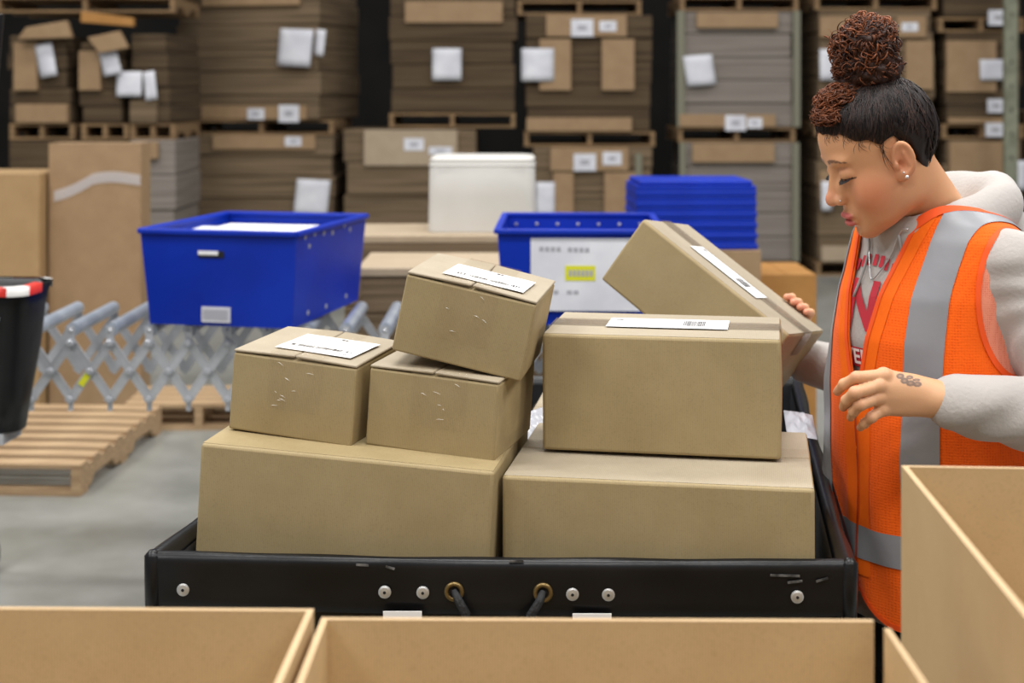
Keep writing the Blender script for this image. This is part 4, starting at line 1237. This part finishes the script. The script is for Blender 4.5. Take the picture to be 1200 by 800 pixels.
# trunk, arms and legs of the body, inside the clothes
HIPL = tw(np.array(0.0), np.array(.085), np.array(.80)).astype(np.float32); HIPR = tw(np.array(0.0), np.array(-.085), np.array(.80)).astype(np.float32)
FTL = tw(np.array(.06), np.array(.11), np.array(.09)).astype(np.float32); FTR = tw(np.array(-.05), np.array(-.11), np.array(.09)).astype(np.float32)
KNL = (HIPL + FTL) / 2 + A3((ff[0] * .02, ff[1] * .02, .02)); KNR = (HIPR + FTR) / 2 + A3((ff[0] * .02, ff[1] * .02, .02))
def legs(p, k=0.0):
    d_ = None
    for h_, kn, ft in ((HIPL, KNL, FTL), (HIPR, KNR, FTR)):
        c = smin(cap(p, h_, kn, .088 + k, .060 + k), cap(p, kn, ft, .060 + k, .045 + k), .03); d_ = c if d_ is None else smin(d_, c, .02)
    return d_
def corebody(p):
    d_ = torso(p, -.022)
    d_ = smin(d_, smin(cap(p, LS, LE, .046, .038), cap(p, LE, LW, .036, .026), .02), .03)
    d_ = smin(d_, smin(cap(p, RS, RE, .046, .038), cap(p, RE, RW, .036, .026), .02), .03)
    return smin(d_, legs(p), .03)
Vb, Qb = surfnet(corebody, (.30, 1.98, .0), (1.02, 2.98, 1.5), .011)
Tb = tris(Qb); cb = np.tile(np.array(lin((204, 152, 116))), (len(Vb), 1))
BV.append(Vb); BT.append(Tb); BC.append(cb)
off = 0; T_all = []
for V, T in zip(BV, BT): T_all.append(T + off); off += len(V)
M['skin'] = mat('skin', (210, 155, 120), 0.48, attr=True, sss=0.12, bump=0.05, bscale=500, spec=0.4)
BODY = part('body', np.concatenate(BV), np.concatenate(T_all), M['skin'], np.concatenate(BC))
# lashes, nose stud, earring
M['lash'] = mat('eyelash', (22, 15, 14), .6)
def tubes(paths, rads, cols, n=4):
    V = []; Fc = []; C = []
    for pts, rr, cl in zip(paths, rads, cols):
        pts = np.asarray(pts); m = len(pts)
        t = np.gradient(pts, axis=0); t /= np.linalg.norm(t, axis=1)[:, None] + 1e-9
        ref = np.array([.31, .77, .55]); a = np.cross(t, ref); a /= np.linalg.norm(a, axis=1)[:, None] + 1e-9; b = np.cross(t, a)
        base = len(V)
        w = np.sin(np.linspace(.25, math.pi - .15, m)) * rr
        for i in range(m):
            for q in range(n):
                an = 2 * math.pi * q / n
                V.append(pts[i] + (a[i] * math.cos(an) + b[i] * math.sin(an)) * w[i]); C.append(cl)
        for i in range(m - 1):
            for q in range(n):
                x = base + i * n + q; y = base + i * n + (q + 1) % n; Fc.append((x, y, y + n, x + n))
    return np.array(V), Fc, np.concatenate([np.array(C), np.ones((len(C), 1))], 1)
for s in (1, -1):       # lashes of the lowered lids
    paths = []
    for i in range(34):
        u = i / 33; y = .0165 + .030 * u; sag = -.0030 * math.sin(u * math.pi)
        x = .0715 + .0158 * math.sqrt(max(.04, 1 - ((y - .0305) / .0168) ** 2)) * .93
        ln = .0060 + .0045 * u + rng.uniform(-.001, .001)
        paths.append([(x - .001 + ln * w_, s * (y + .004 * (u - .35) * w_), .0044 + sag - .0050 * w_ + .0022 * w_ * w_) for w_ in (0, .3, .6, 1)])
    V, Fc, C = tubes(paths, [.00055] * 34, [np.array(lin((20, 14, 13))[:3])] * 34, 4)
    o = part('eyelashes', h2w(V), Fc, M['lash']); o['kind'] = 'stuff'
    V, Fc, C = tubes([[p_[0] for p_ in paths]], [.0010], [np.array((0, 0, 0))], 5); part('lash_line', h2w(V), Fc, M['lash'])
M['gem'] = mat('stud', (230, 228, 225), .15, .6)
def stud(name, lp, r):
    c_ = h2w([lp])[0] - np.array([PC.x, PC.y, 0])
    bm = bmesh.new(); bmesh.ops.create_icosphere(bm, subdivisions=2, radius=r); bm_obj(name, bm, M['gem'], PER, True, 0, loc=tuple(c_))
stud('nose_stud', (.0985, .0188, -.0285), .0016)
stud('earring', (EL.x + .007, .0850, EL.z - .022), .0030); stud('earring', (EL.x + .009, .0845, EL.z - .014), .0018)

# ---- hair
M['hair'] = mat('dark_hair', (34, 26, 24), .5, attr=True, spec=.3)
HLX = np.array([-.14, -.075, -.045, -.034, -.024, -.006, .018, .036, .068, .090, .13]); HLZ = np.array([-.058, -.055, -.047, -.028, .014, .046, .040, .052, .073, .087, .10])
def hairf(p):
    b = skull(p)
    bumpy = .0007 * np.sin(p[:, 1] * 240 + p[:, 0] * 60) * np.sin(p[:, 2] * 50 + p[:, 0] * 110)
    gz_ = np.clip((p[:, 2] - np.interp(p[:, 0], HLX, HLZ)) / .03, 0, 1)
    thick = .0012 + (.0085 - .003 * np.clip((p[:, 0] - .02) / .06, 0, 1)) * gz_ * (2 - gz_)
    return b - thick - bumpy
Vc, Qc = surfnet(hairf, (-.125, -.1, -.10), (.12, .1, .16), .0022)
Tc = tris(Qc)
wob = .0022 * np.sin(Vc[:, 0] * 210) + .0016 * np.sin(Vc[:, 1] * 260 + 1)
gz = Vc[:, 2] - np.interp(Vc[:, 0], HLX, HLZ) - wob
Vc, Tc = clip(Vc, Tc, gz)
k = rng.uniform(0, 1, len(Vc))
fr = np.clip((Vc[:, 0] - .03) / .05, 0, 1) * .35
cc = mixc(mixc(np.tile(np.array(lin((26, 20, 19))[:3]), (len(Vc), 1)), .25 * k, (58, 42, 36)), fr, (66, 42, 30))
ge = Vc[:, 2] - np.interp(Vc[:, 0], HLX, HLZ); cc = mixc(cc, .75 * np.clip(1 - ge / .011, 0, 1) * (Vc[:, 0] > -.02), (140, 98, 74))
HAIR = part('hair', h2w(Vc), Tc, M['hair'], np.concatenate([cc, np.ones((len(cc), 1))], 1))
BUN = np.array((-.032, .004, .176)); BB = np.array((-.034, .002, .128))
from mathutils.bvhtree import BVHTree
bvh = BVHTree.FromPolygons([tuple(v) for v in Vc], [tuple(int(i) for i in t_) for t_ in Tc])
# combed-up strands from the hairline to the foot of the bun
paths = []; rads = []; cols = []
dark = np.array(lin((18, 14, 14))[:3]); mid = np.array(lin((74, 54, 46))[:3]); aub = np.array(lin((146, 82, 46))[:3])
rim_v = Vc[np.abs(gz[:0].sum() if False else (Vc[:, 2] - np.interp(Vc[:, 0], HLX, HLZ))) < .006]
for s_ in range(1300):
    st = rim_v[rng.integers(len(rim_v))] + rng.normal(0, .002, 3) - np.array((0, 0, rng.uniform(0, .004)))
    en = BB + np.array([rng.normal(0, .016), rng.normal(0, .016), 0])
    pts = []
    for u in np.linspace(0, 1, 14):
        q = st * (1 - u) + en * u
        hit = bvh.find_nearest(Vector(q))
        nn = np.array(hit[1]); pts.append(np.array(hit[0]) + nn * (.0008 + .0012 * math.sin(u * 3.1) * rng.uniform(.6, 1.2)) )
    paths.append(pts); rads.append(rng.uniform(.0004, .0009)); w = rng.uniform(0, 1) ** 3
    cols.append(dark * (1 - w) + mid * w)
V, Fc, C = tubes(paths, rads, cols)
o = part('combed_strands', h2w(V), Fc, M['hair'], C, HAIR); o['kind'] = 'stuff'
# wispy baby hairs at the temple and nape
paths = []; rads = []; cols = []
for s_ in range(96):
    if s_ < 70: st = np.array((rng.uniform(.01, .085), rng.choice((-1, 1)) * rng.uniform(.02, .062), 0)); st[2] = np.interp(st[0], HLX, HLZ) + .002
    else: st = np.array((rng.uniform(-.005, .01), .066, .03 + rng.uniform(-.01, .01)))
    hit = bvh.find_nearest(Vector(st)); st = np.array(hit[0])
    dn = np.array((rng.uniform(-.012, .012), 0, -rng.uniform(.008, .022))) if s_ < 70 else np.array((rng.uniform(-.004, .008), .0, -rng.uniform(.015, .05)))
    pts = [st + dn * u + np.array((.004 * math.sin(u * 3), np.sign(st[1]) * .003 * u, 0)) for u in np.linspace(0, 1, 8)]
    paths.append(pts); rads.append(.0004); cols.append(dark * .6 + mid * .4)
V, Fc, C = tubes(paths, rads, cols, 3)
o = part('baby_hair', h2w(V), Fc, M['hair'], C, HAIR); o['kind'] = 'stuff'
# curly bun
def bunf(p):
    d_ = ell(p, BUN, (.046, .044, .044)); d_ = smin(d_, ell(p, BUN + np.array((.012, .0, -.022)), (.044, .040, .030)), .02)
    d_ = smin(d_, ell(p, BUN + np.array((-.012, .0, .012)), (.042, .040, .034)), .02)
    d_ = smin(d_, ell(p, BB + np.array((0, 0, .006)), (.044, .042, .026)), .025)
    d_ = smin(d_, ell(p, (.030, .006, .122), (.036, .034, .018)), .02)
    return d_ + .0045 * np.sin(p[:, 0] * 230) * np.sin(p[:, 1] * 210 + 1) * np.sin(p[:, 2] * 240 + 2)
Vq, Qq = surfnet(bunf, (-.10, -.08, .09), (.09, .08, .25), .0032)
cq = np.tile(np.array(lin((52, 28, 18))), (len(Vq), 1))
BUNO = part('hair_bun', h2w(Vq), tris(Qq), M['hair'], cq)
paths = []; rads = []; cols = []
def curl(c0, R0, n, squash, up, loose=0.0):
    for s_ in range(n):
        dv = rng.normal(0, 1, 3); dv /= np.linalg.norm(dv)
        if up and dv[2] < -.3: dv[2] *= -1
        tv = np.cross(dv, rng.normal(0, 1, 3)); tv /= np.linalg.norm(tv); bt = np.cross(dv, tv)
        L_ = rng.uniform(.02, .055); rr = rng.uniform(.0030, .0068); tn = L_ / .0135 * rng.uniform(.7, 1.2); ph = rng.uniform(0, 6.28)
        R1 = R0 * rng.uniform(.90, 1.07 + loose); bend = rng.uniform(-.012, .012); pts = []
        lift_ = loose * rng.uniform(0, .03)
        for u in np.linspace(0, 1, 24):
            an = (u - .5) * L_ / R0
            cd = dv * math.cos(an) + tv * math.sin(an)
            rr_ = rr * (.7 + .5 * u)
            q = cd * (R1 + rr_ * math.cos(tn * 6.28 * u + ph) + lift_ * u * u) + bt * (rr_ * math.sin(tn * 6.28 * u + ph) + bend * (u - .5) ** 2 * 4)
            pts.append(c0 + q * np.array(squash))
        paths.append(pts); rads.append(rng.uniform(.0007, .0019))
        mz = np.mean(pts, axis=0)
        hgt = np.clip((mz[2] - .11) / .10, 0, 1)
        w = np.clip(rng.uniform(.0, 1.0) ** 1.2 * (.55 + .55 * hgt) + .25 * np.clip(mz[0] / .06, 0, 1), 0, 1); cols.append(np.array(lin((36, 20, 15))[:3]) * (1 - w) + aub * w)  # auburn varies by strand, and is painted brighter higher up as top light
curl(BUN, .048, 420, (1.03, .98, 1.0), False)
curl(BUN + np.array((.014, 0, -.020)), .044, 240, (1.0, .96, .8), False)
curl(BUN + np.array((-.014, 0, .016)), .040, 200, (1.05, 1.0, .85), False)
curl(BUN, .054, 50, (1.0, 1.0, 1.0), False, .10)
curl(np.array((.034, .006, .122)), .030, 300, (1.15, 1.15, .66), True, .05)
curl(np.array((.066, .014, .104)), .018, 170, (1.0, 1.6, .75), True, .12)
curl(BB + np.array((0, 0, .008)), .042, 220, (1.05, 1.05, .6), True)
V, Fc, C = tubes(paths, rads, cols)
o = part('curls', h2w(V), Fc, M['hair'], C, BUNO); o['kind'] = 'stuff'

# ---- clothes
def wrinkle(p, a, b, amp, fr):
    a = A3(a); b = A3(b); ab = (b - a) / np.linalg.norm(b - a); s = (p - a) @ ab
    q = p @ A3((3.1, 7.7, 5.3))
    return amp * np.sin(s * fr + 5 * np.sin(q * 2.1) + 2.0 * np.sin(p[:, 2] * 31 + p[:, 0] * 17))
LC = LW + (LE - LW) * .06; RC = RW + (RE - RW) * .10
HOODC = A3((PC.x + .006, PC.y - .004, 1.402))
def hood(p):
    q = p - HOODC; a = q[:, :2] @ ff; b = q[:, :2] @ ll; z = q[:, 2] + a * .24
    rad = np.sqrt((a / 1.05) ** 2 + (b / 1.0) ** 2)
    d_ = np.sqrt((rad - .086) ** 2 + (z / 1.15) ** 2) - (.034 + .006 * np.clip(-a / .08, 0, 1))
    bk = ell(p, (PC.x - ff[0] * .105, PC.y - ff[1] * .105, 1.352), (.085, .095, .075))
    return smin(d_, bk, .03) + .002 * np.sin(b * 70 + a * 40)
def hoodie(p):
    d_ = smax(torso(p, .004), p[:, 2] - 1.415, .01)
    la = smin(cap(p, LS, LE, .056, .062), cap(p, LE, LC, .060, .045), .02) + wrinkle(p, LS, LE, .0028, 95)
    ra = smin(cap(p, RS, RE, .052, .056), cap(p, RE, RC, .058, .043), .02) + wrinkle(p, RS, RE, .0025, 90)
    d_ = smin(d_, la, .022); d_ = smin(d_, ra, .022)
    d_ = smin(d_, hood(p), .010)
    d_ = np.maximum(d_, .745 - p[:, 2])
    return d_
Vo, Qo = surfnet(hoodie, (.36, 2.02, .74), (1.02, 2.98, 1.56), .0055)
To = tris(Qo)
# open collar: drop what would close over the neck, and the sleeve ends
hv = w2h(Vo); nk = cap(hv.astype(np.float32), (-.022, 0, -.02), NB, .055, .064)
M['hoodie'] = mat('off_white_fleece', (184, 178, 173), .85, col2=(176, 170, 165), nscale=5, bump=.25, bscale=160, sheen=.2, spec=.2)
g_ = np.where(Vo[:, 2] > 1.392, nk, 1.0)
Vo, To = clip(Vo, To, g_)
HOOD = part('hoodie', relax(Vo, To, 3), To, M['hoodie'])
M['cuff'] = mat('ribbed_cuff', (204, 198, 190), .8, bump=.4, bscale=220, sheen=.2)
def cuff(name, W_, E_, r, L_):
    ax = (E_ - W_) / np.linalg.norm(E_ - W_); mb = MB(); pts = []; rs = []
    for u in np.linspace(0, 1, 12):
        pts.append(Vector((W_ + ax * L_ * u - np.array([PC.x, PC.y, 0])).tolist())); rs.append(r * (.94 + .10 * u) + (.0015 if 0 < u < .1 else 0))
    mb.tube(pts, rs, 40, False)
    rs2 = [q - .004 for q in rs[:4]]; mb2 = mb
    o = mb.build(name, M['cuff'], HOOD, True); o.modifiers.new('thick', 'SOLIDIFY').thickness = .004
    return o
cuff('cuff', LW, LE, .0335, .055); cuff('cuff', RW + (RE - RW) * .06, RE, .034, .06)
# dark red band on the sleeve
M['maroon'] = mat('maroon_sleeve_print', (150, 34, 42), .8)
sv, sT = Vo, To
def band(fn_g, lift, name, m, par, base=(None, None), fn=None):
    V, T = base; g = fn_g(V)
    V2, T2 = clip(V, T, g)
    if len(T2) == 0: return None
    n_ = grad(fn, V2); return part(name, V2 + n_ * lift, T2, m, parent=par)
band(lambda V: np.minimum(.018 - np.abs((V - LE) @ ((LS - LE) / np.linalg.norm(LS - LE)) - .045), np.minimum(.09 - np.linalg.norm(V - LE, axis=1), (V - LS) @ A3((.6, -.8, 0)) + 1)), .0015, 'sleeve_print', M['maroon'], HOOD, (Vo, To), hoodie)

# vest: hangs straight from the bust
VT = TT.copy(); VT[:5, 2] = (.150, .149, .147, .146, .146); VT[:5, 3] = (.150, .148, .136, .125, .118); VT[:5, 4] = (.186, .186, .180, .174, .168)
def vestf(p):
    d_ = torso(p, .0105, VT)
    a, b, z = tloc(p)
    fold = .0045 * np.sin(b * 42 + 3.0 * np.sin(z * 9) + 1.3) * np.clip((1.12 - z) / .25, 0, 1) + .0022 * np.sin(b * 90 + a * 60 + z * 25) * np.clip((1.2 - z) / .4, 0, 1)
    return d_ + fold
Vv, Qv = surfnet(vestf, (.36, 2.02, .70), (1.0, 2.74, 1.52), .0055)
Tv = tris(Qv)
Vv = relax(Vv, Tv, 2)
def varm(V):
    a, b, z = tloc(V.astype(np.float32)); return ell(np.stack([a - .004, np.abs(b) - .195, z - 1.285], 1).astype(np.float32), (0, 0, 0), (.088, .060, .128))
def vregion(V, arms=True):
    a, b, z = tloc(V.astype(np.float32))
    ab = np.abs(b)
    hem = .760 + .050 * np.clip(1 - np.abs(b + .012) / .08, 0, 1) ** 2 * (a > 0)
    g = (z - hem)
    # front opening: a V down to mid chest, a hair's gap below it
    wv = np.interp(z, [1.10, 1.16, 1.30, 1.40, 1.46], [-.01, .012, .040, .066, .085]) - .001
    bo = b + .012
    op = np.where(a > .02, np.maximum(np.abs(bo) - wv, -1), 1.0)
    op = np.where(z < 1.10, 1.0, op)
    g = np.minimum(g, op)
    # neck hole
    nr = np.sqrt(((a + .012) / 1.05) ** 2 + b ** 2)
    g = np.minimum(g, np.where(z > 1.30, nr - .118, 1.0))
    # armholes
    if arms: g = np.minimum(g, varm(V))
    return g
def fabric_mat(name, c1, c2, scale, strength):
    """knitted mesh: tiny regular holes"""
    m = bpy.data.materials.new(name); m.use_nodes = True
    nt = m.node_tree; N = nt.nodes; L = nt.links; b = N['Principled BSDF']
    b.inputs['Roughness'].default_value = .75; b.inputs['Specular IOR Level'].default_value = .2; b.inputs['Sheen Weight'].default_value = .1
    tc = N.new('ShaderNodeTexCoord'); vo = N.new('ShaderNodeTexVoronoi'); vo.inputs['Scale'].default_value = scale; vo.inputs['Randomness'].default_value = .25
    rp = N.new('ShaderNodeValToRGB'); rp.color_ramp.elements[0].position = .1; rp.color_ramp.elements[0].color = lin(c2); rp.color_ramp.elements[1].position = .45; rp.color_ramp.elements[1].color = lin(c1)
    L.new(tc.outputs['Object'], vo.inputs['Vector']); L.new(vo.outputs['Distance'], rp.inputs[0]); L.new(rp.outputs[0], b.inputs['Base Color'])
    bp = N.new('ShaderNodeBump'); bp.inputs['Strength'].default_value = strength; bp.inputs['Distance'].default_value = .002
    L.new(vo.outputs['Distance'], bp.inputs['Height']); L.new(bp.outputs[0], b.inputs['Normal'])
    return m
M['vest'] = fabric_mat('orange_mesh_fabric', (255, 104, 14), (240, 88, 8), 230, .3)
M['vest_solid'] = mat('orange_woven_fabric', (255, 112, 22), .7, spec=.2, bump=.1, bscale=150)
M['vest_edge'] = mat('vest_binding', (248, 88, 20), .7)
M['vest_trim'] = fabric_mat('sheer_orange_edge', (240, 150, 122), (226, 120, 92), 300, .2)
M['reflective'] = mat('reflective_tape', (152, 153, 156), .42, col2=(140, 141, 146), nscale=4, spec=.5, bump=.08, bscale=60)
gv = vregion(Vv)
VV, VTi = clip(Vv, Tv, gv)
VEST = part('safety_vest', VV, VTi, M['vest'])
md = VEST.modifiers.new('thick', 'SOLIDIFY'); md.thickness = .003; md.offset = -1
def vband(gfn, lift, name, m, par=None):
    g = gfn(VV)
    V2, T2 = clip(VV, VTi, g)
    if len(T2): 
        o = part(name, V2 + grad(vestf, V2) * lift, T2, m, parent=par or VEST); return o
def stripe(side, more=0.0):
    def g(V):
        a, b, z = tloc(V.astype(np.float32))
        cz = np.interp(z, [.74, 1.0, 1.15, 1.30, 1.40, 1.46], [.100, .100, .104, .108, .116, .116])
        return np.minimum(.0255 - np.abs(b * side - cz - more), z - .90)
    return g
vband(stripe(1), .0018, 'reflective_stripe', M['reflective']); vband(stripe(-1, .010), .0018, 'reflective_stripe', M['reflective'])
vband(lambda V: .026 - np.abs(V[:, 2] - .882), .0018, 'reflective_belt', M['reflective'])
for nm_, sg_ in (('neck_binding', 1), ('hem_binding', -1)):
    vband(lambda V: np.minimum(np.minimum(.0045 - np.abs(vregion(V, False) - .0035), varm(V)), (V[:, 2] - .95) * sg_), .0022, nm_, M['vest_edge'])
for sd_ in (1, -1):
    vband(lambda V: np.minimum(.0045 - np.abs(varm(V) - .0035), np.where(tloc(V.astype(np.float32))[1] * sd_ > .05, 1, -1)), .0022, 'armhole_binding', M['vest_edge'])
def solid(V):
    a, b, z = tloc(V.astype(np.float32)); bo = np.abs(b + .012)
    wv = np.interp(z, [1.10, 1.16, 1.30, 1.40, 1.46], [.0, .012, .040, .066, .085])
    return np.where((a > .0), np.minimum(.028 + wv - bo, z - .83), -1)
vband(solid, .0010, 'front_facing', M['vest_solid'])
def zipg(V):
    a, b, z = tloc(V.astype(np.float32)); return np.where(a > 0, np.minimum(.0022 - np.abs(b + .012), np.minimum(1.105 - z, z - .81)), -1)
M['zip'] = mat('zip_seam', (196, 66, 10), .6)
vband(zipg, .0026, 'zip', M['zip'])
# sheer border round the armholes
for sd_ in (1, -1):
    def trimf(V):
        a, b, z = tloc(V.astype(np.float32))
        return np.minimum(.016 - np.abs(varm(V) + .014), np.where((b * sd_ > .10) & (z > 1.12), 1, -1))
    V2, T2 = clip(Vv, Tv, trimf(Vv)); part('sheer_trim', V2 + grad(vestf, V2) * .0005, T2, M['vest_trim'], parent=VEST)

# print on the chest of the hoodie
M['print_red'] = mat('red_screen_print', (192, 42, 58), .75); M['print_pale'] = mat('pale_screen_print', (236, 226, 224), .75)
def text_mesh(s, size, bold=.0):
    cu = bpy.data.curves.new('t', 'FONT'); cu.body = s; cu.size = size; cu.align_x = 'CENTER'; cu.align_y = 'CENTER'; cu.offset = bold; cu.resolution_u = 3
    o = bpy.data.objects.new('t', cu); COL.objects.link(o); dgp = bpy.context.evaluated_depsgraph_get()
    me = bpy.data.meshes.new_from_object(o.evaluated_get(dgp)); bpy.data.objects.remove(o); 
    bm = bmesh.new(); bm.from_mesh(me); bmesh.ops.triangulate(bm, faces=bm.faces[:])
    for _ in range(2):
        long_ = [e for e in bm.edges if e.calc_length() > .008]
        if long_: bmesh.ops.subdivide_edges(bm, edges=long_, cuts=1); bmesh.ops.triangulate(bm, faces=bm.faces[:])
    V = np.array([v.co[:2] for v in bm.verts]); bm.verts.ensure_lookup_table()
    T = [tuple(v.index for v in f.verts) for f in bm.faces]; bm.free()
    return V, T
def on_chest(b, z, lift):
    lo_ = np.full(len(b), .02); hi_ = np.full(len(b), .30)
    for _ in range(26):
        m = (lo_ + hi_) / 2; f = hoodie(tw(m, b, z).astype(np.float32)); lo_ = np.where(f < 0, m, lo_); hi_ = np.where(f < 0, hi_, m)
    return tw(lo_ + lift, b, z)
def chest_text(s, size, b0, z0, m, lift, bold=0.0, sx=1.0, rot=0.0, name='lettering'):
    V, T = text_mesh(s, size, bold); c_, s_ = math.cos(rot), math.sin(rot)
    x = V[:, 0] * sx; y = V[:, 1]
    # a viewer facing the chest reads towards the wearer's left
    part(name, on_chest(b0 + x * c_ - y * s_, z0 + x * s_ + y * c_, lift), T, m, parent=HOOD, smooth=False)
def chest_quad(b0, b1, za, zb_, m, lift, name):
    n = 10; V = []; T = []
    B_, Z_ = np.meshgrid(np.linspace(b0, b1, n + 1), np.linspace(za, zb_, n + 1), indexing='ij')
    V = on_chest(B_.ravel(), Z_.ravel(), lift)
    for i in range(n):
        for j in range(n):
            k = i * (n + 1) + j; T += [(k, k + n + 1, k + n + 2, k + 1)]
    part(name, V, T, m, parent=HOOD)
chest_text('N', .105, -.018, 1.255, M['print_red'], .003, .004, .85)
chest_quad(-.075, .05, 1.160, 1.192, M['print_red'], .0028, 'print_banner')
chest_text('VER', .034, -.018, 1.176, M['print_pale'], .0045, .0008, 1.0)
for k in range(9):      # arched line of lettering too worn to read
    an = (k - 4) * .17; b0 = -.012 + .085 * math.sin(an); z0 = 1.246 + .085 * math.cos(an)
    chest_quad(b0 - .0045, b0 + (.0045 if k % 3 else .002), z0 - .009, z0 + .009, M['print_red'], .003, 'worn_lettering')
# necklace and drawcord
M['silver'] = mat('silver_chain', (196, 196, 198), .3, .8)
def chain(pts, r, name, m, par):
    MB().tube([Vector(p) - PC for p in pts], r, 6).build(name, m, par, True)
bs = np.linspace(-.052, .050, 25); zs = 1.30 + .105 * (np.abs(bs + .004) / .052) ** 1.3
pts = on_chest(bs, np.minimum(zs, 1.385), .006); chain(pts.tolist(), .0014, 'necklace', M['silver'], PER)
M['drawcord'] = mat('hood_drawcord', (150, 148, 146), .8)
for s in (-1, 1):
    z_ = np.linspace(1.375, 1.27 if s < 0 else 1.25, 12); b_ = np.full(12, .036 * s) + .006 * np.sin(np.linspace(0, 3, 12)); chain(on_chest(b_, z_, .006).tolist(), .0022, 'drawcord', M['drawcord'], HOOD)

# trousers and shoes
M['trouser'] = mat('black_trousers', (20, 20, 22), .8, col2=(28, 28, 31), nscale=8, bump=.2, bscale=90)
def trous(p):
    d_ = smin(legs(p, .012), torso(p, -.006), .02)
    d_ = np.maximum(d_, p[:, 2] - .86)
    return np.maximum(d_, .085 - p[:, 2])
Vt, Qt = surfnet(trous, (.36, 2.02, .06), (1.0, 2.74, .9), .010)
part('trousers', Vt, tris(Qt), M['trouser'])
M['shoe'] = mat('black_shoes', (26, 26, 28), .5)
for ft in (FTL, FTR):
    def shoe(p, ft=ft):
        f3 = A3((ff[0], ff[1], 0)); d_ = cap(p, ft + A3((0, 0, -.05)) - f3 * .04, ft + f3 * .13 + A3((0, 0, -.055)), .040, .034)
        d_ = smin(d_, cap(p, ft + A3((0, 0, -.03)), ft + A3((0, 0, .02)), .046, .048), .02)
        return np.maximum(d_, .002 - p[:, 2])
    Vs, Qs = surfnet(shoe, ft - A3((.25, .25, .12)), ft + A3((.25, .25, .10)), .006); part('shoe', Vs, tris(Qs), M['shoe'])
